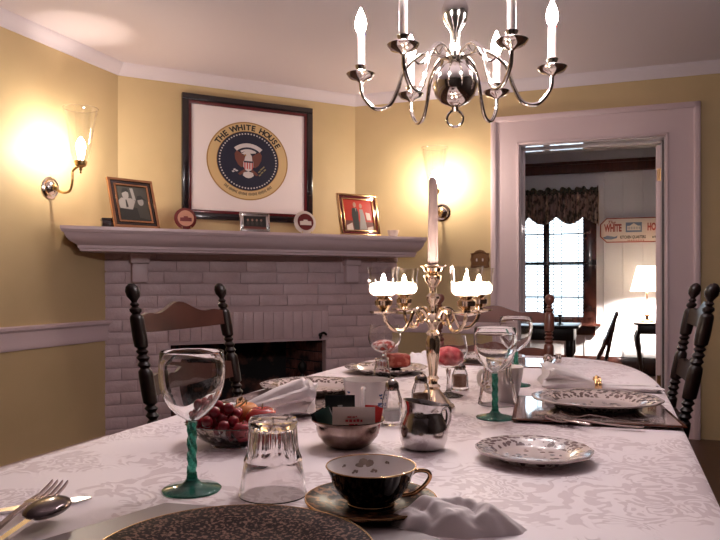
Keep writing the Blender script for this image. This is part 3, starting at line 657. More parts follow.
# cafe valance
M['val'] = mat('floral_valance_fabric', (.30, .20, .18), .9, var=((.05, .035, .025), 26, .46, .58, (1, 1, .6)))
M['valtop'] = mat('dark_valance_ruffle', (.035, .045, .03), .9, var=((.12, .08, .06), 40, .45, .6))
vt = thing('window_valance', 'gathered dark floral valance with scalloped hem over the far window', 'valance', FR(0, 0), A20)
vS0, vS1 = wS0-.10, wS1+.07; vz0, vz1 = ZT(560, 222, TB-.1), ZT(560, 193, TB-.1)
def vf(u, v):
    s_ = vS0+(vS1-vS0)*u; sc = abs(sin(u*pi*3.5)); zb = vz0+.06 - .09*sc
    return Vector((s_, TB-.09-.022*sin(u*pi*44)*(0.5+.5*(1-v))-.01*sin(u*97), zb+(vz1-zb)*v))
b = BM(); b.grid(vf, 180, 8); build('fabric', b, M['val'], vt, thick=.003)
b = BM(); b.grid(lambda u, v: Vector((vS0+(vS1-vS0)*u, TB-.095-.028*sin(u*pi*52)-.012*(v-.5), vz1-.025+v*(.075+.025*sin(u*61)*sin(u*23)))), 200, 4); build('ruffle', b, M['valtop'], vt, thick=.004)
b = BM(); b.grid(lambda u, v: Vector((vS1+.0+.004*sin(v*9), TB-.11+u*.11, vz0-.05+(vz1-vz0+.06)*v)), 6, 8); build('side_fold', b, mat('tan_valance_lining', (.42, .27, .15), .9), vt, thick=.004)
b = BM(); b.tube([(vS0, TB-.09, vz1), (vS1, TB-.09, vz1)], .008, 8); b.tube([(vS1-.01, TB-.09, vz1), (vS1-.01, TB, vz1)], .008, 8); b.tube([(vS0+.01, TB-.09, vz1), (vS0+.01, TB, vz1)], .008, 8); build('curtain_rod', b, M['blackwood'], vt)
# white house sign
sg0, sg1 = S(600, TB-.02), S(690, TB-.02); sz0, sz1 = ZT(605, 243, TB), ZT(605, 218.5, TB); sW = .86; sH = sz1-sz0
sg = thing('wooden_sign', 'clipped-corner white wooden sign with red lettering on the panelled wall', 'sign', FR(sg0+sW/2, TB-.022, (sz0+sz1)/2), A20)
def clipped(W_, H_, c): return [(-W_/2+c, -H_/2), (W_/2-c, -H_/2), (W_/2, -H_/2+c), (W_/2, H_/2-c), (W_/2-c, H_/2), (-W_/2+c, H_/2), (-W_/2, H_/2-c), (-W_/2, -H_/2+c)]
M['signred'] = mat('sign_red', (.26, .03, .02), .5); M['signwhite'] = mat('sign_cream', (.66, .58, .54), .5); M['signblue'] = mat('sign_blue', (.10, .14, .24), .5)
b = BM(); b.prism(clipped(sW, sH, .07), 0, .012, FC); build('sign_edge', b, M['signred'], sg)
b = BM(); b.prism(clipped(sW-.025, sH-.025, .062), .012, .016, FC); build('sign_board', b, M['signwhite'], sg)
b = BM(); D = lambda x, z: TR(x, -.0175, z) @ FC
b.mi = 1; b.text('The', .055, D(-.31, .088), .0008, .001, .4); build('lettering', b, [M['signblue'], M['signred'], M['ink'], M['signblue'], M['signwhite']], sg); b = BM(); b.mi = 1; b.text('WHITE', .112, D(-.29, .022), .0008, .0055, sx=.52); build('lettering', b, [M['signblue'], M['signred'], M['ink'], M['signblue'], M['signwhite']], sg); b = BM(); b.mi = 1; b.text('HOUSE', .112, D(.165, .028), .0008, .0055, sx=.52)
build('lettering', b, [M['signblue'], M['signred'], M['ink'], M['signblue'], M['signwhite']], sg); b = BM(); b.mi = 2; b.text('KITCHEN QUARTERS', .046, D(-.08, -.082), .0008, .0018, sx=.62)
for i in range(7): b.box((.13+i*.022, -.0178, -.085+.004*(i % 2)), (.014, .001, .022))
b.mi = 1
for i in range(10): b.box((-.13+i*.018, -.0178, -.118), (.010, .001, .012))
build('lettering', b, [M['signblue'], M['signred'], M['ink'], M['signblue'], M['signwhite']], sg); b = BM()
b.mi = 3
b.box((-.07, -.0175, .03), (.17, .001, .11)); b.mi = 4
b.box((-.07, -.0185, .02), (.14, .001, .05)); b.prism([(-.115, .045), (-.025, .045), (-.07, .075)], 0, .002, TR(0, -.018, 0) @ FC)
b.mi = 3
for i in range(8): b.box((-.129+i*.017, -.0195, .02), (.006, .001, .03))
build('house_emblem', b, [M['signblue'], M['signred'], M['ink'], M['signblue'], M['signwhite']], sg); b = BM(); b.mi = 3
b.prism([(-.43, -.08), (-.38, -.06), (-.30, -.075), (-.27, -.06), (-.28, -.09), (-.34, -.105), (-.41, -.1)], 0, .002, TR(.03, -.017, 0) @ FC)
build('bird_emblem', b, [M['signblue'], M['signred'], M['ink'], M['signblue'], M['signwhite']], sg)
# table lamp and side table
def turned(b, prof, m=None, n=14): b.lathe(prof, n, m)
tl = 8.1; ls = S(647, tl); lz = ZT(647, 322, tl)
st = thing('side_table', 'small dark side table with curved legs below the lit lamp', 'side table', FR(ls+.07, tl), A20)
b = BM(); b.box2((-.21, -.22, lz-.025), (.26, .22, lz), bev=.008); build('table_top', b, M['blackwood'], st)
b = BM(); b.box2((-.17, -.18, lz-.12), (.22, .18, lz-.025), bev=.004); build('apron', b, M['blackwood'], st)
for sx, sy in ((-1, -1), (-1, 1), (1, -1), (1, 1)):
    b = BM(); X = .025+sx*.165; Yy = sy*.15
    b.tube(smooth_path([(X, Yy, lz-.06), (X+sx*.03, Yy+sy*.02, lz-.16), (X+sx*.015, Yy+sy*.01, lz-.30), (X-sx*.01, Yy-sy*.01, .12), (X+sx*.01, Yy+sy*.01, .03), (X+sx*.02, Yy+sy*.02, .0)], 6), [.024]*6+[.03]*6+[.022]*6+[.014]*6+[.014]*7, 8); build('leg', b, M['blackwood'], st)
lp = thing('table_lamp', 'lit table lamp with dark slim stem and glowing white shade', 'lamp', FR(ls, tl, lz), A20)
b = BM(); turned(b, [(.07, 0), (.07, .008), (.05, .02), (.02, .03), (.014, .05), (.03, .075), (.014, .1), (.008, .12), (.008, .3), (.012, .31), (.006, .32), (.005, .40)], n=20); build('base', b, M['dbrass'], lp)
m = bpy.data.materials.new('lamp_shade_fabric'); m.use_nodes = True; nt = m.node_tree; nt.nodes.remove(nt.nodes['Principled BSDF'])
tb = nt.nodes.new('ShaderNodeBsdfTranslucent'); tb.inputs[0].default_value = (.95, .9, .82, 1); df = nt.nodes.new('ShaderNodeBsdfDiffuse'); df.inputs[0].default_value = (.9, .85, .78, 1)
mx = nt.nodes.new('ShaderNodeMixShader'); mx.inputs[0].default_value = .35; nt.links.new(tb.outputs[0], mx.inputs[1]); nt.links.new(df.outputs[0], mx.inputs[2]); nt.links.new(mx.outputs[0], nt.nodes['Material Output'].inputs[0]); M['shade'] = m
b = BM(); b.closed([(.17, .33), (.10, .60), (.001, .602), (.001, .600), (.098, .598), (.168, .33)], 32); build('lamp_shade', b, M['shade'], lp)  # closed top added to keep lamplight off the wall above
b = BM(); b.sphere((0, 0, .45), .035, 14); b.lathe([(.012, .38), (.012, .42)], 10); build('bulb', b, M['lbulb'], lp)
# folding chair leaning by the wall
tf = 7.7
def pf(x, y, t=tf): return FR(S(x, t), t, ZT(x, y, t))
fc = thing('folded_chair', 'dark folded wooden chair leaning between the window and side table', 'chair', (0, 0, 0))
b0 = pf(597, 372); bz = 0.012
def legpair(name, x0, y0, x1, y1, wd):
    for dt in (0, wd):
        a = FR(S(x0, tf), tf+dt, ZT(x0, y0, tf)); c_ = FR(S(x1, tf), tf+dt, max(.015, ZT(x1, y1, tf)))
        b = BM(); b.tube([a, c_], .018, 6); build(name, b, M['darkwood'], fc)
legpair('back_frame', 617.5, 313, 590.5, 378, .42); legpair('leg', 615, 318, 602.5, 378, .36)
b = BM()
for f_ in (.08, .32, .5):
    x = 617.5+(590.5-617.5)*f_; y = 313+65*f_; b.tube([FR(S(x, tf), tf, ZT(x, y, tf)), FR(S(x, tf), tf+.42, ZT(x, y, tf))], .014, 6)
build('cross_slat', b, M['darkwood'], fc)
b = BM(); b.box2((-.02, 0, -.17), (.02, .38, .17), Matrix.Translation(FR(S(606, tf), tf+.02, ZT(606, 343, tf))) @ RZ(A20) @ RY(math.radians(26)), bev=.005); build('seat', b, M['darkwood'], fc)
# low table under the window
tt = 7.05; r1 = S(579, tt); tz = ZT(560, 325.5, tt)
wt = thing('turned_leg_table', 'dark table with turned legs below the far window', 'table', FR(r1-.55, tt+.22), A20)
b = BM(); b.box2((-.6, -.25, tz-.03), (.55, .35, tz), bev=.008); build('table_top', b, M['blackwood'], wt)
b = BM(); b.box2((-.54, -.2, tz-.15), (.5, .3, tz-.03), bev=.004); build('apron', b, M['blackwood'], wt)
for sx in (-.50, .46):
    for sy in (-.16, .26):
        b = BM(); z0 = tz-.15; turned(b, [(.014, 0), (.028, .02), (.03, .05), (.018, .08), (.022, .16), (.034, .2), (.016, .23), (.034, .26), (.016, .29), (.036, .33), (.036, z0+.01), (.03, z0+.02)], TR(sx, sy, 0)); build('leg', b, M['blackwood'], wt)
b = BM(); b.tube(smooth_path([(-.5, .05, .12), (-.2, .05, .20), (.1, .05, .12), (.46, .05, .2)]), .014, 8); b.tube([(.46, -.16, .13), (.46, .26, .13)], .014, 8); b.tube([(-.5, -.16, .13), (-.5, .26, .13)], .014, 8); build('stretcher', b, M['blackwood'], wt)
o = thing('candlestick', 'small black candlestick standing on the table under the far window', 'candlestick', FR(S(560, tt+.2), tt+.2, tz), A20)
b = BM(); turned(b, [(.035, 0), (.035, .006), (.012, .015), (.008, .05), (.018, .06), (.008, .07), (.022, .09), (.022, .098), (.006, .098)]); build('stem', b, M['iron'], o)
b = BM(); b.tube(smooth_path([(0, 0, .05), (.03, 0, .045), (.04, 0, .065), (.03, 0, .075)]), .004, 6); build('handle', b, M['iron'], o)
# ------------------------------------------------------------------ dining table
tab = thing('dining_table', 'long dining table covered by the white damask cloth', 'table', FR(-.3775, 1.5), A20)
def rr(hw, t0, t1, r, n=10):
    pts = []
    for cx, cy, a0 in ((hw-r, t1-r, 0), (-hw+r, t1-r, 90), (-hw+r, t0+r, 180), (hw-r, t0+r, 270)):
        for i in range(n+1):
            a = math.radians(a0+90*i/n); pts.append((cx+r*cos(a), cy+r*sin(a)))
    return pts
def outline(hw, t0, t1):
    pts = []
    for i in range(0, 41):
        a = pi*i/40; c_, s_ = cos(a), sin(a); e = 2/3.7
        pts.append((hw*math.copysign(abs(c_)**e, c_), t1*abs(s_)**e))
    r = .2
    for cx, cy, a0 in ((-hw+r, t0+r, 180), (hw-r, t0+r, 270)):
        for i in range(11):
            a = math.radians(a0+9*i); pts.append((cx+r*cos(a), cy+r*sin(a)))
    return pts
b = BM(); b.prism(outline(.490, -1.25, 1.255), TZ-.03, TZ-.0035); build('table_top', b, M['darkwood'], tab)
b = BM(); b.prism(rr(.37, -1.1, .95, .1, 3), TZ-.12, TZ-.03); build('apron', b, M['darkwood'], tab)
for sx in (-.34, .34):
    for sy in (-1.0, .85):
        b = BM(); turned(b, [(.02, 0), (.035, .03), (.022, .08), (.03, .3), (.042, .5), (.025, .56), (.042, .6), (.042, TZ-.04)], TR(sx, sy, 0)); build('leg', b, M['darkwood'], tab)
out = outline(.50, -1.26, 1.265)
dense = []
for i in range(len(out)):
    p, q = Vector(out[i]), Vector(out[(i+1) % len(out)]); n = max(1, int((q-p).length/.03))
    for j in range(n): dense.append(p+(q-p)*j/n)
cen = Vector((0, 0)); b = BM(); N = len(dense); rings = []
def nrm(i):
    d = dense[(i+1) % N]-dense[i-1]; return Vector((d.y, -d.x)).normalized()
per = [0]
for i in range(N): per.append(per[-1]+(dense[(i+1) % N]-dense[i]).length)
rows = [(-.02, 0), (-.004, 0), (.002, -.003), (.004, -.012), (.005, -.05), (.006, -.10), (.007, -.14), (.008, -.18)]
for off, dz in rows:
    ring = []
    for i in range(N):
        k_ = -dz/.25; wv = (.5+.5*sin(per[i]*26+1.5*sin(per[i]*7)))*.012*k_
        p = dense[i]+nrm(i)*(off*(1 if dz < -.01 else 1)+wv); ring.append(b.b.verts.new((p.x, p.y, TZ+dz)))
    rings.append(ring)
for r0, r1_ in zip(rings, rings[1:]):
    for i in range(N): b._f([r0[i], r0[(i+1) % N], r1_[(i+1) % N], r1_[i]])
b._f(rings[0])
cl = build('tablecloth', b, M['cloth'], None, FR(-.3775, 1.5), A20, thick=.0025); tag(cl, 'white floral damask tablecloth draped over the dining table', 'tablecloth')
# ------------------------------------------------------------------ chairs
def post_prof(rmax=.0185, top=1.04):
    z = top
    pr = [(.001, z), (.008, z-.002), (.0155, z-.010), (.0185, z-.022), (.0165, z-.034), (.009, z-.044), (.007, z-.048), (.012, z-.054), (.008, z-.060), (.015, z-.066), (.015, z-.072), (.010, z-.078), (.016, z-.084), (.0175, z-.09), (.0185, z-.135), (.017, z-.16), (.010, z-.166),
          (.016, z-.172), (.010, z-.180), (.017, z-.188), (.011, z-.197), (.017, z-.206), (.011, z-.214), (.0175, z-.222), (.0185, z-.235), (.0185, z-.28), (.0175, z-.300), (.010, z-.306), (.017, z-.314), (.010, z-.323), (.017, z-.332), (.010, z-.341), (.017, z-.35), (.010, z-.358), (.0175, z-.366), (.019, z-.40), (.02, .47), (.02, .40)]
    return pr[::-1]
def make_chair(label, wood, slatwood, group):
    o = thing('dining_chair', label, 'chair', (0, 0, 0), 0, group)
    lean = math.radians(11)
    for sx in (-1, 1):
        sh = Matrix(((1, 0, 0, 0), (0, 1, -math.tan(lean), 0), (0, 0, 1, 0), (0, 0, 0, 1)))   # a leaning post: shear of a turned profile about the seat
        b = BM(); b.lathe(post_prof(), 18, TR(sx*.21, -.185, .46) @ sh @ TR(0, 0, -.46)); build('back_post', b, wood, o)
        b = BM(); b.lathe([(.011, 0), (.015, .02), (.018, .1), (.012, .12), (.019, .15), (.02, .41)], 14, TR(sx*.21, -.172, 0)); build('leg', b, wood, o)
        b = BM(); b.lathe([(.011, 0), (.016, .015), (.012, .035), (.02, .07), (.021, .16), (.012, .18), (.02, .2), (.012, .22), (.022, .25), (.022, .43)], 14, TR(sx*.235, .20, 0)); build('leg', b, wood, o)
    def crest(z0, z1, zp, nm):
        b = BM(); n = 28; rows = []
        for i in range(n+1):
            u = -1+2*i/n; x = u*.2
            h = z1 + (zp-z1)*(math.exp(-(u/.36)**2)) + .007*math.exp(-((abs(u)-.78)/.16)**2)
            lo_ = z0 - .004*(1-u*u)
            cv = -.018*(1-u*u)
            col = []
            for z_ in (lo_, (lo_+h)/2, h):
                y = -.185 - (z_-.46)*math.tan(lean) + cv
                col.append((b.b.verts.new((x, y-.007, z_)), b.b.verts.new((x, y+.007, z_))))
            rows.append(col)
        for p, q in zip(rows, rows[1:]):
            for j in (0, 1):
                b._f([p[j][0], q[j][0], q[j+1][0], p[j+1][0]]); b._f([p[j][1], p[j+1][1], q[j+1][1], q[j][1]])
            b._f([p[0][0], p[0][1], q[0][1], q[0][0]]); b._f([p[2][0], q[2][0], q[2][1], p[2][1]])
        for e_ in (rows[0], rows[-1]): b._f([e_[0][0], e_[1][0], e_[2][0], e_[2][1], e_[1][1], e_[0][1]])
        build(nm, b, slatwood, o, ang=50)
    crest(.915, .955, .988, 'crest_rail'); crest(.755, .80, .826, 'back_slat'); crest(.60, .645, .665, 'back_slat')
    b = BM(); b.prism([(-.215, -.19), (.215, -.19), (.245, .21), (.2, .235), (-.2, .235), (-.245, .21)], .425, .45); build('seat', b, wood, o)
    b = BM(); b.tube([(-.235, .2, .2), (.235, .2, .2)], [.011, .011], 8); b.tube([(-.235, .2, .3), (.235, .2, .3)], .011, 8); b.tube([(-.21, -.172, .22), (.21, -.172, .22)], .011, 8)
    for sx in (-1, 1): b.tube([(sx*.21, -.172, .17), (sx*.235, .2, .17)], .011, 8); b.tube([(sx*.21, -.172, .27), (sx*.235, .2, .27)], .011, 8)
    build('stretcher', b, wood, o); return o
M['litwood'] = mat('lit_chair_wood', (.13, .042, .028), .3, var=((.09, .028, .018), 8, .35, .7, (1, 8, 1)))  # lighter copy of the chair wood, light at the far end painted in
c1 = make_chair('dark turned-post ladder-back chair at the left side, before the brick fireplace', M['blackwood'], M['midwood'], 'dining chairs around the table')
LC = FR(-.855, 1.68); c1.location = LC; c1.rotation_euler = (0, 0, A20-pi/2)
c2 = make_chair('dark turned-post chair at the right side, cut by the photo edge', M['blackwood'], M['blackwood'], 'dining chairs around the table')
c2.location = FR(-.057, 2.22); c2.rotation_euler = (0, 0, A20+pi/2)
c3 = make_chair('reddish brown chair at the far end of the table, before the doorway', M['litwood'], M['litwood'], 'dining chairs around the table')
c3.location = FR(-.492, 2.74); c3.rotation_euler = (0, 0, A20+pi); c3.scale = (1.12, 1, .955)
# ------------------------------------------------------------------ chandelier
chx = FR(-.38, 1.747); cz = 1.543
cn = thing('chandelier', 'six-armed silver chandelier hanging above the dining table', 'chandelier', (chx.x, chx.y, 0), math.radians(-6.5))
b = BM(); b.lathe([(.001, cz-.058), (.012, cz-.057), (.035, cz-.046), (.05, cz-.028), (.057, cz-.004), (.055, cz+.018), (.042, cz+.04), (.022, cz+.052), (.014, cz+.06), (.026, cz+.068), (.026, cz+.074), (.012, cz+.082), (.010, cz+.13), (.03, cz+.16), (.034, cz+.19), (.02, cz+.23), (.012, cz+.25), (.024, cz+.262), (.012, cz+.275), (.009, cz+.34), (.016, cz+.36), (.006, cz+.38)], 32); build('body', b, M['silver'], cn)
b = BM(); b.ring(.0205, .0030, TR(0, 0, cz-.087) @ RX(pi/2), 28, 8); b.lathe([(.006, cz-.068), (.010, cz-.062), (.006, cz-.056)], 12); build('ring_finial', b, M['silver'], cn)
for i in range(6):
    a = math.radians(60*i); m = RZ(a)
    b = BM(); b.tube(smooth_path([(.02, 0, cz+.07), (.075, 0, cz+.082), (.125, 0, cz+.045), (.145, 0, cz-.01), (.168, 0, cz-.050), (.205, 0, cz-.055), (.235, 0, cz-.02), (.240, 0, cz+.02)], 7), .0052, 10, m)
    b.tube(smooth_path([(.06, 0, cz+.078), (.085, 0, cz+.055), (.10, 0, cz+.065), (.095, 0, cz+.08)], 5), .0035, 8, m)
    arm = build('arm', b, M['silver'], cn)
    b = BM(); mm = m @ TR(.24, 0, cz); b.lathe([(.006, .012), (.012, .018), (.03, .024), (.037, .034), (.035, .036), (.012, .030), (.012, .045), (.015, .055), (.010, .058)], 24, mm); build('drip_cup', b, M['silver'], arm)
    b = BM(); b.lathe([(.010, .058), (.010, .135), (.001, .136)], 16, mm); build('candle_tube', b, M['wax'], arm)
    b = BM(); b.lathe([(.006, .137), (.013, .150), (.015, .163), (.011, .180), (.004, .197), (.001, .204)], 14, mm); build('bulb', b, M['bulb'], arm)
b = BM()
z = cz+.39; i = 0
while z < ZC-.07:
    b.ring(.011, .0022, TR(0, 0, z) @ RZ(pi/2*(i % 2)) @ RX(pi/2) @ Matrix.Diagonal((.7, 1.25, 1, 1)), 12, 6); z += .0225; i += 1
build('chain', b, M['silver'], cn)
b = BM(); b.lathe([(.006, ZC-.08), (.012, ZC-.06), (.05, ZC-.03), (.06, ZC-.0)], 24); build('ceiling_canopy', b, M['silver'], cn)
# ------------------------------------------------------------------ table setting
def twist(a, z, r): return 1+.16*cos(3*a+z*330)
def wine_glass(label, loc, s=1.0, name='wine_glass', group='wine glasses with green twisted stems'):
    o = thing(name, label, 'wine glass', loc, 0, group, scale=(s, s, s))
    b = BM(); b.lathe([(.0385, .0), (.0395, .0022), (.037, .004), (.022, .0065), (.012, .010), (.0075, .016), (.0065, .024)], 40); build('foot', b, M['green'], o)
    b = BM(); b.lathe([(.0062, .022+i*.0022) for i in range(33)], 14, None, twist); build('stem', b, M['green'], o)
    g = [(.004, .0935), (.010, .096), (.020, .103), (.030, .113), (.038, .126), (.0425, .142), (.0442, .158), (.0438, .172), (.0425, .187)]
    gi = [(max(r-.0019, .001), z+.0012 if k_ < 5 else z) for k_, (r, z) in enumerate(g)]; gi[-1] = (.0405, .187); g.append((.0418, .1883)); gi.append((.0410, .1883))
    b = BM(); b.closed(g + gi[::-1], 48); build('bowl', b, M['glass'], o); return o
g1 = wine_glass('large empty wine glass with green twisted stem in the left foreground', T(192, 490))
dup(g1, T(495, 418), 0, 'green-stemmed wine glass left of the glossy placemat, middle of table')
dup(g1, T(516, 385.5), 0, 'green-stemmed wine glass farthest back, by the far chair')
def tumbler(label, loc, rz=0):
    o = thing('tumbler', label, 'tumbler', loc, rz, 'upturned fluted tumblers')
    def fl(a, z, r):
        k_ = min(1, max(0, (z-.046)/.008))*min(1, max(0, (.0935-z)/.005)) if r > .031 or z < .09 else 0; k_ = 0 if r < .0335 and z < .0935 and z > .05 and r < .031 else k_; return 1-.13*k_*abs(cos(6*a))**.6
    outer = [(.0450, 0), (.0452, .002), (.0425, .018), (.0400, .034), (.0385, .043), (.0390, .047), (.0385, .051), (.0372, .056), (.0360, .066), (.0348, .080), (.0340, .088), (.0335, .0915), (.0325, .094), (.0325, .098), (.0305, .1015), (.028, .102), (.001, .102)]
    inner = [(.001, .089), (.020, .089), (.0245, .085), (.0275, .070), (.030, .055), (.0345, .040), (.0390, .02), (.0425, .001)]
    b = BM(); b.closed(outer+inner, 60, None, fl); build('glass_body', b, M['heavyglass'], o, ang=25); return o
t1 = tumbler('clear fluted tumbler upside down in the foreground beside the black cup', T(273, 494))
dup(t1, T(497.5, 404), .3, 'clear fluted tumbler upside down behind the green-stemmed glass, middle of table')
dup(t1, T(382, 379), .2, 'small clear tumbler upside down before the food plate at the back', scale=(.62, .62, .62))
# goblets with napkins
def goblet(label, loc):
    o = thing('goblet', label, 'goblet', loc, 0, 'short clear goblets holding napkins')
    b = BM(); b.lathe([(.031, 0), (.032, .002), (.022, .005), (.008, .009), (.0042, .016), (.004, .05), (.006, .066), (.003, .070)], 32); build('foot_stem', b, M['heavyglass'], o)
    g = [(.004, .069), (.014, .071), (.028, .080), (.038, .096), (.0415, .112), (.040, .130), (.0365, .150)]
    b = BM(); b.closed(g + [(max(r-.0013, .001), z+(.0012 if i < 5 else 0)) for i, (r, z) in enumerate(g)][::-1], 40); build('bowl', b, M['glass'], o); return o
gb1 = goblet('clear goblet with a pink napkin inside, right of the candelabra', T(448.5, 396)); gb1.scale = (1.14, 1.14, 1.0)
gb2 = dup(gb1, T(385, 379.5)+Vector((0, .12, 0)), 0, 'clear goblet with a red and white napkin inside, behind the mug')
gb2.location = T(384.5, 376.5); gb2.scale = (1.2, 1.2, 1.04)
def napkin_puff(label, loc, m_, r, h, seed, z0=.073, flat=1.0):
    b = BM(); n = 40
    prof = []
    for j in range(13):
        t_ = j/12; prof.append((max(.001, r*sin(min(pi, (0.12+t_*.88)*pi))**.6 if t_ < 1 else .001), z0+h*t_))
    b.lathe(prof, n, None, lambda a, z, r_: 1+.20*noise.noise(Vector((cos(a)*2+seed, sin(a)*2, z*60)))+.10*sin(a*7+z*120))
    o = build('stuffed_napkin', b, m_, None, loc, ang=60); return tag(o, label, 'napkin')
M['pinknap'] = mat('pink_red_napkin', (.62, .06, .08), .7, var=((.80, .22, .22), 40, .45, .6)); M['rwnap'] = mat('red_white_napkin', (.80, .60, .55), .7, var=((.45, .05, .03), 70, .48, .56))
napkin_puff('pink-red napkin tucked into the goblet right of the candelabra', T(448.5, 396), M['pinknap'], .037, .046, 1.0, .078)
napkin_puff('red and white napkin tucked low in the goblet behind the mug', gb2.location, M['rwnap'], .033, .03, 4.0, .080)
# plates
def plate(name, label, loc, r, m_, h=.018, group=None, scal=.012, rz=0, cat='plate', gold=None):
    o = thing(name, label, cat, loc, rz, group)
    def sc(a, z, r_): return 1+scal*cos(12*a)*min(1, max(0, (r_/r-.75)*4))
    prof = [(.001, .002), (r*.55, .002), (r*.58, 0), (r*.62, 0), (r*.66, .004), (r*.74, h*.55), (r, h-.003), (r*1.005, h), (r*.99, h+.001), (r*.72, h*.62+.003), (r*.64, .008), (r*.5, .0055), (.001, .005)]
    b = BM(); b.lathe(prof, 72, None, sc, cap=False); build('dish', b, m_, o)
    if gold:
        b = BM(); b.ring(r*1.0, .0014, TR(0, 0, h), 72, 6); build('gold_rim', b, gold, o)
    return o
plate('bread_plate', 'small scalloped patterned bread plate alone on the cloth at right', T(533.5, 459), .0905, M['bread'], .018, rz=.3)
matS = FR(1, 0)
M['mat'] = mat('glossy_brown_placemat', (.36, .28, .27), .05, spec=.6, coat=.5, var=((.42, .31, .28), 8, .4, .7)); M['matedge'] = mat('placemat_brown_border', (.10, .03, .018), .12)
def placemat(label, loc, rz, W_=.29, D_=.33):
    o = thing('placemat', label, 'placemat', loc, rz, 'glossy rectangular placemats')
    b = BM(); b.box2((-W_/2, -D_/2, 0), (W_/2, D_/2, .0035), bev=.0015); build('board', b, M['matedge'], o)
    b = BM(); b.box2((-W_/2+.008, -D_/2+.008, .0034), (W_/2-.008, D_/2-.008, .0040)); build('glossy_face', b, M['mat'], o); return o
mc = (T(511, 423)+T(669, 430)+T(658, 403)+T(530, 397))/4
placemat('glossy brown placemat under the dinner plate at the right side', mc, math.radians(-14), .325, .33).rotation_euler = (math.radians(-.9), 0, math.radians(-14))
bpy.data.objects['placemat'].location.z = TZ+.0027
def onmat(x, y): v_ = T(x, y, TZ+.0072); return v_
dp = plate('dinner_plate', 'large scalloped patterned dinner plate on the placemat at right', onmat(596, 407), .137, M['plate'], .022, 'scalloped patterned dinner plates', rz=.1).rotation_euler = (math.radians(-.9), 0, .1)
placemat('glossy placemat under the patterned plate and napkin, left side', T(310, 396)+Vector((0, 0, 0)), math.radians(-25), .30, .36)
plate('dinner_plate', 'scalloped patterned plate partly under the white napkin, left side', T(312, 392, TZ+.004), .130, M['plate'], .022, 'scalloped patterned dinner plates')
placemat('glossy placemat at the far end before the reddish chair', FR(-.40, 2.50, TZ), A20, .40, .28)
plate('dinner_plate', 'patterned plate at the far end of the table, behind the glasses', FR(-.42, 2.49, TZ+.004), .125, M['plate'], .02, 'scalloped patterned dinner plates')
fp = plate('dinner_plate', 'plate carrying a red folded napkin at the far left of the table', T(386, 372.5), .128, M['plate'], .02, 'scalloped patterned dinner plates')
M['rednap'] = mat('red_orange_napkin', (.26, .03, .018), .6, var=((.42, .12, .08), 60, .5, .62))
def red_bundle():
    p = T(396, 373)+Vector((0, 0, .0065)); o = thing('red_bundle', 'rumpled red patterned napkin bundle on a small dark foot on the back plate', 'napkin', p, .2)
    b = BM(); b.lathe([(.018, 0), (.02, .003), (.012, .008), (.026, .012), (.001, .012)], 20); build('foot', b, M['darkwood'], o)
    b = BM()
    def f(u, v):
        a = 2*pi*u; th = pi*v; s4 = lambda c: math.copysign(abs(c)**.45, c)
        x = .042*s4(cos(a))*s4(sin(th)); y = .032*s4(sin(a))*s4(sin(th)); z = .034-.021*s4(cos(th)); k_ = 1+.12*noise.noise(Vector((x*70, y*70, z*70)))
        return Vector((x*k_, y*k_, z+.003*sin(x*190)*sin(th)))
    b.grid(f, 36, 18); build('cloth_bundle', b, M['rednap'], o, ang=60); return o
red_bundle()
# near plate and its see-through grey mat
M['gmat'] = mat('grey_satin_placemat', (.30, .25, .25), .38)
npc = Vector((-.125, .688, 0))
def near_mat():
    o = thing('placemat', 'grey satin octagonal placemat under the gold-rimmed plate in the foreground', 'placemat', (npc.x, npc.y, TZ), 0)
    pts = [(-.235, -.10), (-.16, -.20), (.16, -.20), (.235, -.10), (.235, .04), (.155, .135), (-.12, .195), (-.235, .045)]
    b = BM(); b.prism(pts, 0, .003); build('mat_board', b, M['gmat'], o); return o
near_mat()
plate('charger_plate', 'wide plate with mottled gold and black rim cut by the bottom edge', (npc.x, npc.y, TZ+.003), .14, M['gplate'], .014, scal=0, gold=M['gold'])
# cup and saucer
sp = T(371, 509); sa = plate('saucer', 'dark mottled gold-edged saucer under the black cup', sp, .081, M['saucer'], .014, scal=0, cat='saucer', gold=M['gold'])
cu = thing('teacup', 'black teacup with gold handle and cream inside on the dark saucer', 'cup', sp+Vector((0, 0, .0055)), math.radians(4), scale=(1, 1, .95))
b = BM(); outp = [(.001, .003), (.025, .003), (.027, 0), (.029, 0), (.029, .005), (.031, .008), (.040, .016), (.0475, .028), (.0515, .040), (.0560, .0505)]
inp = [(.0545, .0507), (.0498, .040), (.0455, .028), (.037, .018), (.026, .012), (.001, .011)]
b.lathe(outp+[(.0552, .0510)], 56, cap=False); build('outside', b, M['black_china'], cu)
b = BM(); b.lathe([(.0556, .0511)]+inp, 56, cap=False); lin = build('inside', b, M['white_china'], cu); lin['label'] = 'cream glazed inside'
b = BM(); b.ring(.0556, .0009, TR(0, 0, .0510), 56, 6); b.ring(.0292, .0008, TR(0, 0, .004), 40, 6); build('gold_rim', b, M['gold'], cu)
b = BM(); b.tube(smooth_path([(.047, 0, .036), (.056, 0, .043), (.070, 0, .042), (.0735, 0, .034), (.065, 0, .022), (.052, 0, .013), (.038, 0, .011)], 6), [.0022]*37, 10, None, 1.3); build('handle', b, mat('dark_gold_trim', (.42, .22, .11), .2, 1.0), cu)
M['inkflower'] = mat('grey_brown_flower', (.22, .16, .13), .3)
b = BM()
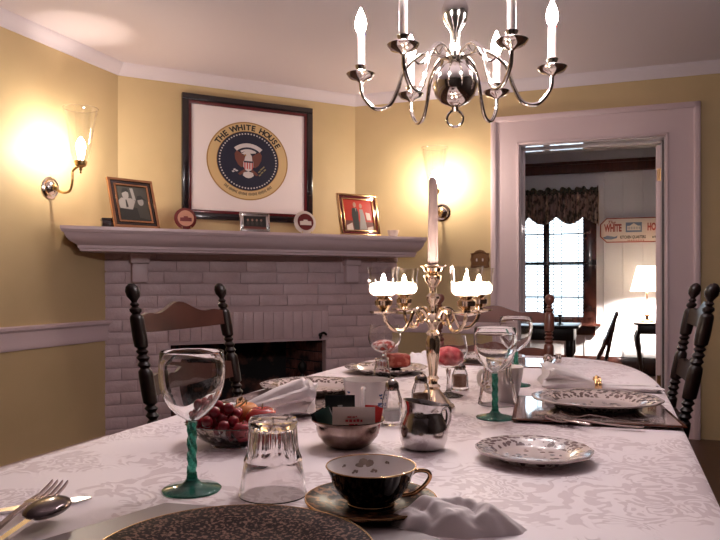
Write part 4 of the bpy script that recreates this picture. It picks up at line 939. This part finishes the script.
for (a, zz, s_) in ((95, .037, 2.7), (80, .030, 1.0), (112, .030, 1.0), (60, .042, .7), (130, .04, .7), (200, .04, 1.0), (330, .04, 1.0)):
    rr_ = .0455+(zz-.028)*.36-.0006; ar = math.radians(a); c_ = Vector((rr_*cos(ar), rr_*sin(ar), zz))
    m = Matrix.Translation(c_) @ RZ(ar+pi/2) @ RX(math.radians(72))
    for k_ in range(5): b.sphere((.0028*s_*cos(k_*1.257), .0028*s_*sin(k_*1.257), 0), .0022*s_, 8, m, (1, 1, .12))
    build('flower_decoration', b, M['inkflower'], cu); b = BM()
# crumpled napkins
def heap(name, label, loc, rz, a, c_, h, seed, m_=None, folds=3.0):
    b = BM()
    def f(u, v):
        th = 2*pi*u; r_ = v
        e = 1+.16*noise.noise(Vector((cos(th)*1.4+seed, sin(th)*1.4, seed)))+.05*sin(th*5+seed)+.025*sin(th*13)
        x = a*r_*cos(th)*e; y = c_*r_*sin(th)*e
        n_ = noise.noise(Vector((x*22+seed, y*30, seed)))
        ridge = abs(sin((x*folds*18+y*20*folds/3+seed+2*n_)))
        n2 = noise.noise(Vector((x*60, y*75+seed, seed*2))); z = h*max(0, (1-r_**3.5))*(.46+.38*ridge*(.4+.6*r_)+.32*n_+.16*abs(n2))+.003*(1-r_)
        return Vector((x, y, max(.001 if r_ < .98 else 0.0, z)))
    b.grid(f, 96, 26); bmesh.ops.remove_doubles(b.b, verts=b.b.verts[:], dist=.00005)
    o = build(name, b, m_ or M['linen'], None, loc, rz, ang=70, thick=None); return tag(o, label, 'napkin')
heap('napkin', 'crumpled white napkin at the bottom edge right of the black cup', T(452, 527), math.radians(-8), .078, .034, .036, 2.2)
heap('napkin', 'crumpled white napkin standing at the back left of the candelabra', T(420, 363), .2, .055, .04, .05, 9.1)
def ring_napkin(label, loc, rz, L1, L2, w1, w2, h1, h2, seed, flop=0.0, ring_m=None, ringr=.014):
    o = thing('ringed_napkin', label, 'napkin', loc, rz)
    b = BM()
    def f(u, v):
        x = -L1+(L1+L2)*u; t_ = abs(x)/(L1 if x < 0 else L2); side = x < 0
        wd_ = .011+((w1 if side else w2)-.011)*t_**1.1; hh = .010+((h1 if side else h2)-.010)*(t_**.8)
        if t_ > .93: hh *= .9
        a = 2*pi*v; rip = 1+(.16*sin(a*6+seed+x*20)+.1*sin(a*11+x*50))*min(1, t_*1.4)
        y = wd_*cos(a)*rip; z = max(0.0, hh+.0015+hh*sin(a)*rip*.98)
        return Vector((x+.01*sin(a*3)*t_, y+flop*t_*t_, z))
    g = b.grid(f, 40, 44); b._f([g[0][k_] for k_ in range(44)]); b._f([g[40][k_] for k_ in range(44)][::-1])
    bmesh.ops.remove_doubles(b.b, verts=b.b.verts[:], dist=.00002)
    build('linen_fold', b, M['linen'], o, ang=60)
    b = BM(); 
    for k_ in (-.006, -.002, .002, .006): b.ring(ringr, .0028, TR(k_, 0, ringr-.001) @ RY(pi/2), 24, 8)
    for k_ in range(10): b.sphere((0, (ringr+.002)*cos(k_*.628), ringr-.001+(ringr+.002)*max(-.85, sin(k_*.628))), .0045, 8)
    r = build('napkin_ring', b, ring_m or M['gold'], o); return o
pn = T(597, 391); ring_napkin('white napkin in a gold ring behind the right dinner plate', pn, math.radians(-8), .135, .15, .052, .030, .038, .008, .7, ringr=.018)
p_ = T(262, 408); ring_napkin('large white napkin fanned from a brass ring on the left patterned plate', T(241, 416, TZ), math.radians(2), .02, .15, .024, .066, .014, .040, 2.1, ring_m=M['dbrass'], ringr=.018)
# cutlery
def stroke(b, pts, ws, th=.0030, m=None):
    P = [Vector(p) for p in pts]; Mx = m or Matrix(); L_, R_ = [], []
    for i, p in enumerate(P):
        d = (P[min(i+1, len(P)-1)]-P[max(i-1, 0)]); n = Vector((-d.y, d.x, 0)).normalized()
        L_.append(p+n*ws[i]); R_.append(p-n*ws[i])
    vt_ = [[b.b.verts.new(Mx @ (q_+Vector((0, 0, dz)))) for q_ in (L_[i], R_[i])] for i in range(len(P)) for dz in (0,)]
    vb_ = [[b.b.verts.new(Mx @ (q_-Vector((0, 0, th)))) for q_ in (L_[i], R_[i])] for i in range(len(P))]
    for i in range(len(P)-1):
        b._f([vt_[i][0], vt_[i][1], vt_[i+1][1], vt_[i+1][0]]); b._f([vb_[i][0], vb_[i+1][0], vb_[i+1][1], vb_[i][1]])
        b._f([vt_[i][0], vt_[i+1][0], vb_[i+1][0], vb_[i][0]]); b._f([vt_[i][1], vb_[i][1], vb_[i+1][1], vt_[i+1][1]])
    b._f([vt_[0][0], vb_[0][0], vb_[0][1], vt_[0][1]]); b._f([vt_[-1][0], vt_[-1][1], vb_[-1][1], vb_[-1][0]])
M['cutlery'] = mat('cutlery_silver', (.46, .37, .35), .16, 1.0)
def fork(label, loc, rz, s=1.0, tilt=0):
    o = thing('fork', label, 'fork', loc, 0, 'silver forks', scale=(s, s, s), rot=(0, tilt, rz))
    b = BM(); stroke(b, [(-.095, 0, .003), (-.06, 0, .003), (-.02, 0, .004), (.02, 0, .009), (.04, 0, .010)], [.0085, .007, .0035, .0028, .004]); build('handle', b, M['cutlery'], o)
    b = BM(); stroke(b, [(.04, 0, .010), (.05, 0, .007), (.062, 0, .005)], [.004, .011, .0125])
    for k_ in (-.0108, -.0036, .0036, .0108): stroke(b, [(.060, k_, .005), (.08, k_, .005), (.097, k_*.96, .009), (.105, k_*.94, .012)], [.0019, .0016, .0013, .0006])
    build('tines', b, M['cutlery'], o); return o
def knife(label, loc, rz, s=1.0):
    o = thing('knife', label, 'knife', loc, rz, 'silver knives', scale=(s, s, s))
    b = BM(); b.tube([(-.10, 0, .006), (-.09, 0, .006), (-.04, 0, .005), (0, 0, .005)], [.004, .008, .0065, .005], 10, None, .6); build('handle', b, M['cutlery'], o)
    b = BM(); stroke(b, [(0, 0, .004), (.02, 0, .004), (.09, .001, .004), (.11, .004, .004)], [.0055, .009, .009, .001]); build('blade', b, M['steel'], o); return o
M['reflsteel'] = mat('reflection_dark_steel', (.13, .10, .10), .16, 1.0)  # dark room reflection put into the steel colour
def spoon(label, loc, rz, s=1.0):
    o = thing('spoon', label, 'spoon', loc, rz, None, scale=(s, s, s))
    b = BM(); stroke(b, [(-.095, 0, .004), (-.06, 0, .004), (0, 0, .006), (.04, 0, .008)], [.0085, .006, .0028, .003]); build('handle', b, M['silver'], o)
    b = BM(); b.sphere((.066, 0, .008), .017, 20, None, (1.6, 1, .40)); build('bowl', b, M['reflsteel'], o); return o
def aim(x0, y0, x1, y1, z=TZ):
    a, c_ = T(x0, y0, z), T(x1, y1, z); return (a+c_)/2, atan2(c_.y-a.y, c_.x-a.x), (c_-a).length
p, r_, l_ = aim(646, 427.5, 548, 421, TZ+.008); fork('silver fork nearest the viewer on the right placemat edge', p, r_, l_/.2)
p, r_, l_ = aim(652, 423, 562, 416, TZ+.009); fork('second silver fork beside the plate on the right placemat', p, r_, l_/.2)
p, r_, l_ = aim(600, 428.5, 530, 414.5, TZ+.011); knife('silver knife crossing the forks on the right placemat', p, r_, .62)
p, r_, l_ = aim(262, 413, 322, 410, TZ+.0045); knife('silver knife at the near edge of the left placemat', p, r_, .75)
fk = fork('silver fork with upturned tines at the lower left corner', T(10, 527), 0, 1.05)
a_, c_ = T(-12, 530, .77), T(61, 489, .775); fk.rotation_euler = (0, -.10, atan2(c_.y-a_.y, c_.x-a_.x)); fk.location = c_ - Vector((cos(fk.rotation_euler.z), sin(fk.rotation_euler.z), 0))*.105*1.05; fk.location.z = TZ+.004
a_, c_ = T(10, 512), T(92, 500.5); k_ = knife('silver knife tip pointing right at the lower left corner', c_, atan2(c_.y-a_.y, c_.x-a_.x)); k_.location = c_ - Vector((cos(k_.rotation_euler.z), sin(k_.rotation_euler.z), 0))*.11
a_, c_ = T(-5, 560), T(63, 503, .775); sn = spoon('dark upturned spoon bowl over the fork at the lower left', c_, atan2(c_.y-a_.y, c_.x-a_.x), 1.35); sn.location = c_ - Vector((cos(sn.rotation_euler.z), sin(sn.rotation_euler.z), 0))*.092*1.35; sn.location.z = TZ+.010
# fruit bowl
M['cut'] = thin_glass('cut_glass', (.92, .90, .88), .12, .8, 1.4)
fb = T(236, 443.5); o = thing('fruit_bowl', 'low cut-glass bowl holding grapes and apple at left', 'bowl', fb)
def cutm(a, z, r): return 1+.05*abs(sin(12*a+z*150))*(1 if z > .006 else 0)
b = BM(); b.closed([(.001, .002), (.038, .002), (.040, 0), (.045, .0), (.046, .004), (.060, .014), (.074, .026), (.084, .040), (.081, .041), (.070, .028), (.056, .018), (.042, .010), (.001, .008)], 84, None, cutm); build('bowl_body', b, M['heavyglass'], o, ang=15)
M['grape'] = mat('red_grape_skin', (.34, .012, .018), .16, coat=.5, var=((.15, .005, .014), 8, .4, .6))
gr = thing('grape_bunch', 'bunch of dark red grapes heaped in the glass bowl', 'grapes', fb+Vector((-.018, -.004, .012)))
pts = []; random.seed(3); gm = None
for k_ in range(4000):
    x, y, z = random.uniform(-.064, .035), random.uniform(-.048, .048), random.uniform(.011, .058)
    if (x+.014)**2/.054**2 + y**2/.05**2 + ((z-.004)/.056)**2 > 1: continue
    rad = sqrt((x-.012)**2+y*y)
    if rad > .036 + (z-.008)*1.0 and z < .03: continue
    if all((x-a)**2+(y-c2)**2+(z-d)**2 > .0185**2 for a, c2, d in pts): pts.append((x, y, z))
    if len(pts) > 56: break
gb = BM(); gb.sphere((0, 0, 0), .0104, 14)
for (x, y, z) in pts:
    if gm is None: g_ = build('grape', gb, M['grape'], gr, (x, y, z)); gm = g_
    else: g_ = gm.copy(); C.objects.link(g_); g_.parent = gr; g_.location = (x, y, z)
b = BM(); b.tube(smooth_path([(-.04, 0, .02), (-.01, .0, .035), (.02, .01, .05), (.035, .015, .062)]), .0016, 6); build('stalk', b, M['olive'], gr)
M['apple'] = mat('red_apple_skin', (.45, .02, .012), .2, coat=.4, var=((.62, .20, .05), 18, .52, .68))
def apple(name, label, loc, r, m_, cat='apple'):
    o = thing(name, label, cat, loc); b = BM(); pr = []
    for j in range(19):
        th = pi*j/18; rr_ = r*(sin(th)**.85)*1.02; zz = -r*.9*cos(th)+r*.9
        if j > 15: zz -= (j-15)*r*.07
        pr.append((max(rr_, .0008), zz))
    b.lathe(pr, 26); build('fruit', b, m_, o); b = BM(); b.tube([(0, 0, r*1.5), (.002, 0, r*1.95)], .0012, 6); build('stalk', b, M['olive'], o); return o
apple('apple', 'red apple on the right side of the glass bowl', fb+Vector((.044, .008, .012)), .029, M['apple'])
apple('peach', 'orange peach behind the grapes in the glass bowl', fb+Vector((.010, .046, .020)), .025, mat('peach_skin', (.70, .28, .08), .5, var=((.6, .08, .04), 20, .5, .65)), 'peach')
apple('plum', 'small dark red plum at the front of the glass bowl', fb+Vector((.020, -.052, .018)), .0165, mat('plum_skin', (.30, .015, .025), .25, coat=.3), 'plum')
# sugar bowl with packets
sb = T(348, 446); o = thing('sugar_bowl', 'round silver bowl filled with sugar and tea packets', 'bowl', sb)
pr = [(.001, .002), (.026, .001), (.030, 0), (.040, .006), (.051, .019), (.0545, .030), (.0545, .039), (.061, .046), (.0605, .048), (.0525, .041), (.0525, .031), (.049, .020), (.038, .009), (.001, .006)]
b = BM(); b.lathe(pr, 48, None, lambda a, z, r: 1+(.03*cos(2*a) if z > .04 else 0), cap=False); build('bowl_body', b, mat('brown_reflection_silver', (.46, .36, .31), .22, 1.0, var=((.18, .11, .09), 18, .4, .62)), o)  # brownish reflections put into the silver colour as mottling
def packet(name, label, loc, rz, tilt, W_, H_, m_, stripe=None, marks=None, roll=0.0):
    o = thing(name, label, 'packet', loc, 0, 'packets in the silver bowl'); o.rotation_euler = (tilt, roll, rz)
    b = BM()
    def f(u, v):
        x = (u-.5)*W_; z = v*H_; return x, z
    n = 10; fr_, bk_ = [], []
    for i in range(n+1):
        for j in range(n+1):
            x, z = f(i/n, j/n); t_ = .003*(sin(pi*i/n)*sin(pi*j/n))**.5+.0003
            fr_.append(b.b.verts.new((x, -t_, z))); bk_.append(b.b.verts.new((x, t_, z)))
    q = lambda i, j: i*(n+1)+j
    for i in range(n):
        for j in range(n):
            b._f([fr_[q(i, j)], fr_[q(i+1, j)], fr_[q(i+1, j+1)], fr_[q(i, j+1)]]); b._f([bk_[q(i, j)], bk_[q(i, j+1)], bk_[q(i+1, j+1)], bk_[q(i+1, j)]])
    for i in range(n):
        for j in (0, n): b._f([fr_[q(i, j)], bk_[q(i, j)], bk_[q(i+1, j)], fr_[q(i+1, j)]]); b._f([fr_[q(j, i)], fr_[q(j, i+1)], bk_[q(j, i+1)], bk_[q(j, i)]])
    build('sachet', b, m_, o)
    if marks:
        b = BM()
        for (x, z, w_, h_) in marks[1]: b.box((x*W_, -.0040, z*H_), (w_*W_, .0006, h_*H_))
        build('printing', b, marks[0], o)
    return o
M['pw'] = mat('white_packet_paper', (.72, .62, .56), .6); M['pk'] = mat('black_packet_foil', (.012, .014, .016), .3); M['pg'] = mat('dark_green_packet', (.015, .05, .04), .35); M['pr'] = mat('red_packet_paper', (.55, .02, .02), .4)
M['pinkink'] = mat('red_packet_ink', (.55, .06, .08), .5); M['greyink'] = mat('grey_packet_ink', (.35, .36, .38), .5)
pz = Vector((0, 0, .014))
mk = [(-.10, .62, .10, .05), (.0, .62, .06, .05), (.06, .64, .03, .05), (-.16, .48, .07, .08), (-.07, .48, .07, .10), (.02, .48, .06, .09), (.10, .49, .07, .10), (.18, .48, .05, .09), (-.05, .34, .12, .04), (.06, .34, .06, .04)]
packet('sugar_packet', 'white paper sugar packet with red printing at the front of the silver bowl', sb+Vector((.010, -.026, .027)), .0, math.radians(-10), .072, .044, M['pw'], marks=(M['pinkink'], mk))
packet('tea_packet', 'black tea packet standing highest behind the white packet', sb+Vector((-.014, .012, .032)), .05, math.radians(-6), .052, .053, M['pk'], marks=(M['greyink'], [(0, .62, .16, .12), (-.15, .42, .18, .07), (.1, .42, .22, .07), (0, .28, .4, .04)]))
packet('tea_packet', 'dark green tea packet leaning at the left inside the silver bowl', sb+Vector((-.029, -.008, .026)), .5, math.radians(-5), .030, .042, M['pg'], roll=math.radians(-22), marks=(M['greyink'], [(.42, .5, .06, .9)]))
packet('tea_packet', 'second dark packet leaning at the far left of the silver bowl', sb+Vector((-.036, .008, .026)), .3, math.radians(-5), .026, .038, M['pk'], roll=math.radians(-28))
packet('sweetener_packet', 'red sweetener packet standing at the right of the silver bowl', sb+Vector((.043, -.008, .026)), -.5, math.radians(-5), .020, .044, M['pr'], roll=math.radians(10))
packet('sweetener_packet', 'second red packet behind, at the right of the silver bowl', sb+Vector((.038, .010, .026)), .4, math.radians(-5), .024, .042, M['pr'], roll=math.radians(6))
# creamer
cr = T(423.5, 448); o = thing('creamer', 'shiny stainless cream pitcher with side spout beside the silver bowl', 'pitcher', cr, math.radians(8)); o.scale = (1.04, 1.04, 1.0)
def sp_(a, z, r):
    k_ = max(0, (z-.055)/.023); d = abs((a-pi+pi) % (2*pi)-pi); return 1+.34*k_*k_*math.exp(-(d/.42)**2)
b = BM(); pr = [(.001, .001), (.028, .0), (.0345, .004), (.0385, .016), (.0395, .030), (.0370, .043), (.0315, .055), (.0290, .063), (.0305, .071), (.0335, .078)]
n = 48; 
b.lathe(pr+[(r-.0014, z) for r, z in pr[::-1][:-2]]+[(.001, .003)], n, RZ(pi), sp_, cap=False)
for v_ in b.b.verts:
    if v_.co.z > .058: v_.co.z += (v_.co.x*-.16)*((v_.co.z-.058)/.02)
build('jug_body', b, M['steel'], o)
b = BM(); b.tube(smooth_path([(.029, 0, .068), (.038, 0, .070), (.042, 0, .062), (.0415, 0, .048), (.038, 0, .036), (.035, 0, .032)]), .0032, 10, None, 1.6); build('handle', b, M['steel'], o)
# shakers
def shaker(label, loc, r, h, fillm, fl=.5, sc=1.0):
    o = thing('shaker', label, 'shaker', loc, 0, 'glass salt and pepper shakers', scale=(sc, sc, sc))
    bh = h*.74
    b = BM(); b.closed([(.001, .001), (r*.95, 0), (r, .004), (r*.93, bh*.25), (r*.90, bh*.7), (r*.70, bh*.93), (r*.60, bh), (r*.52, bh), (r*.60, bh*.9), (r*.78, bh*.68), (r*.80, bh*.25), (r*.78, .008), (.001, .007)], 24, None, lambda a, z, q: 1+.03*cos(8*a)); build('glass_jar', b, M['glass'], o)
    b = BM(); b.lathe([(.001, .0075), (r*.76, .0082), (r*.77, bh*fl), (.001, bh*fl)], 20); build('contents', b, fillm, o)
    b = BM(); b.lathe([(r*.64, bh-.002), (r*.66, bh+.004), (r*.6, h*.86), (r*.42, h*.92), (r*.22, h*.955), (.0035, h*.96), (.0045, h*.985), (.001, h)], 20); build('cap', b, mat('shaker_cap_metal', (.38, .33, .31), .16, 1.0), o); return o
M['salt'] = mat('salt', (.80, .76, .76), .8); M['pepper'] = mat('brown_pepper', (.30, .16, .10), .9)
shaker('glass salt shaker with silver cap, beside the white mug', T(392, 424), .0215, .094, M['salt'], .42)
shaker('pepper shaker with brown contents behind the cream pitcher', T(421, 411), .022, .086, M['pepper'], .6)
shaker('short fluted shaker with brown contents right of the candelabra', T(460, 389.5), .0235, .074, M['pepper'], .7)
# mugs
def mug(label, loc, rz, decor):
    o = thing('mug', label, 'mug', loc, rz, 'white mugs')
    b = BM(); b.closed([(.001, .002), (.026, .002), (.028, 0), (.031, 0), (.033, .006), (.039, .035), (.0445, .072), (.0455, .076), (.0435, .076), (.0415, .07), (.036, .034), (.030, .008), (.001, .007)], 40); build('mug_body', b, M['white_china'], o)
    b = BM(); b.tube(smooth_path([(.0415, 0, .062), (.060, 0, .064), (.066, 0, .048), (.058, 0, .028), (.036, 0, .018)]), .0042, 10, None, 1.4); build('handle', b, M['white_china'], o)
    if decor:
        b = BM()
        for (a, z, s_) in ((48, .05, .006), (52, .044, .006), (46, .038, .005), (50, .032, .007), (44, .028, .005), (56, .026, .004), (-48, .055, .006), (-52, .048, .006), (-46, .04, .007)):
            r_ = .0335+(z-.006)*.158; ar = math.radians(a); b.sphere((0, 0, 0), s_, 8, Matrix.Translation(Vector((r_*cos(ar), r_*sin(ar), z))) @ RZ(ar), (.12, 1, .8))
        build('blue_figures', b, mat('blue_figure_ink', (.06, .10, .25), .4), o)
    return o
m1 = mug('white mug with small blue figures behind the tea packets', T(366.5, 416), math.radians(-97), True); m1.scale = (1.1, 1.1, 1.02)
mug('plain white mug behind the upturned tumbler right of the candelabra', T(505, 397), math.radians(187), False)
# candelabra
cp = T(433, 407.5); M['wsilver'] = mat('wall_tinted_silver', (.90, .74, .56), .10, 1.0); cb = thing('candelabra', 'tall silver candelabra with four glass cups and a centre taper candle', 'candelabra', cp, 0)  # amber of the reflected walls put into the silver colour
b = BM(); b.lathe([(.046, 0), (.048, .003), (.046, .008), (.040, .012), (.034, .020), (.022, .032), (.014, .042), (.017, .048), (.011, .054)], 40, None, lambda a, z, r: 1+.03*cos(8*a)); build('base', b, M['wsilver'], cb)
b = BM(); b.lathe([(.011, .053), (.010, .06), (.014, .066), (.009, .072), (.010, .08), (.015, .12), (.0165, .15), (.012, .162), (.016, .168), (.010, .175), (.012, .185), (.020, .195), (.016, .205), (.009, .212), (.0085, .232), (.014, .240), (.016, .25), (.008, .258), (.008, .268), (.011, .276), (.018, .285), (.020, .296), (.010, .302)], 24); build('stem', b, M['wsilver'], cb)
b = BM(); b.closed([(.011, .302), (.020, .306), (.022, .313), (.030, .318), (.0305, .320), (.020, .316), (.010, .306)], 28); build('drip_pan', b, M['wsilver'], cb)
for i in range(4):
    a = math.radians(27+90*i); m = RZ(a); R = .127
    b = BM(); b.tube(smooth_path([(.012, 0, .20), (.03, 0, .222), (.05, 0, .218), (.060, 0, .197), (.075, 0, .178), (.10, 0, .178), (.12, 0, .195), (R, 0, .215)], 6), .0042, 8, m)
    b.tube(smooth_path([(.05, 0, .218), (.04, 0, .198), (.048, 0, .188), (.055, 0, .196)], 5), .003, 8, m); carm = build('arm', b, M['wsilver'], cb)
    mm = m @ TR(R, 0, .21)
    b = BM(); b.lathe([(.006, 0), (.03, .006), (.031, .009), (.010, .008), (.009, .013), (.019, .022), (.020, .032), (.012, .038), (.024, .043), (.001, .044)], 24, mm); build('nozzle', b, M['wsilver'], carm)
    g = [(.0265, .0445), (.0325, .052), (.0325, .068), (.0315, .085), (.0355, .105)]
    b = BM(); b.closed(g+[(r-.0013, z) for r, z in g[::-1]], 32, mm); cup = build('glass_cup', b, M['thin'], carm)
    b = BM(); b.lathe([(.0235, .0455), (.0300, .052), (.0300, .062), (.027, .068), (.018, .071), (.009, .072)], 24, mm, cap=False); build('votive_candle', b, M['litwax'], carm)
    b = BM(); b.lathe([(.001, .050), (.009, .054), (.011, .060), (.0065, .067), (.004, .071), (.0055, .076), (.0045, .081), (.0006, .090)], 10, mm); build('flame_core', b, M['flame_core'], carm)  # flame plus a hidden core added inside to make the wax glow
tc_ = thing('taper_candle', 'tall pale unlit taper candle in the centre of the candelabra', 'candle', cp+Vector((0, 0, .3065)))
b = BM(); b.lathe([(.0095, 0), (.0118, .004), (.0112, .08), (.0102, .19), (.009, .204), (.006, .211), (.0008, .213)], 20); build('wax_stick', b, mat('mauve_taper_wax', (.55, .40, .40), .5), tc_)
b = BM(); b.tube([(0, 0, .212), (.001, 0, .219)], .0008, 5); build('wick', b, M['ink'], tc_)
# small silver salt cellars at the far end
for i, (x, y, lab) in enumerate(((548, 363.5, 'left of two small silver napkin rings at the far table edge'), (558.5, 363, 'right of two small silver napkin rings at the far table edge'))):
    b = BM(); m = RZ(.4+i) @ TR(0, 0, .0165) @ RX(pi/2)
    for k_ in (-.006, 0, .006): b.ring(.0135, .003, TR(0, 0, 0) @ m @ TR(0, 0, k_), 20, 8)
    for k_ in range(8): b.sphere((0, 0, 0), .004, 8, m @ TR(.014*cos(k_*.785), .014*sin(k_*.785)*.9, 0))
    o = build('napkin_ring', b, M['silver'], None, T(x, y)); tag(o, lab, 'napkin ring', 'silver napkin rings at the far edge')
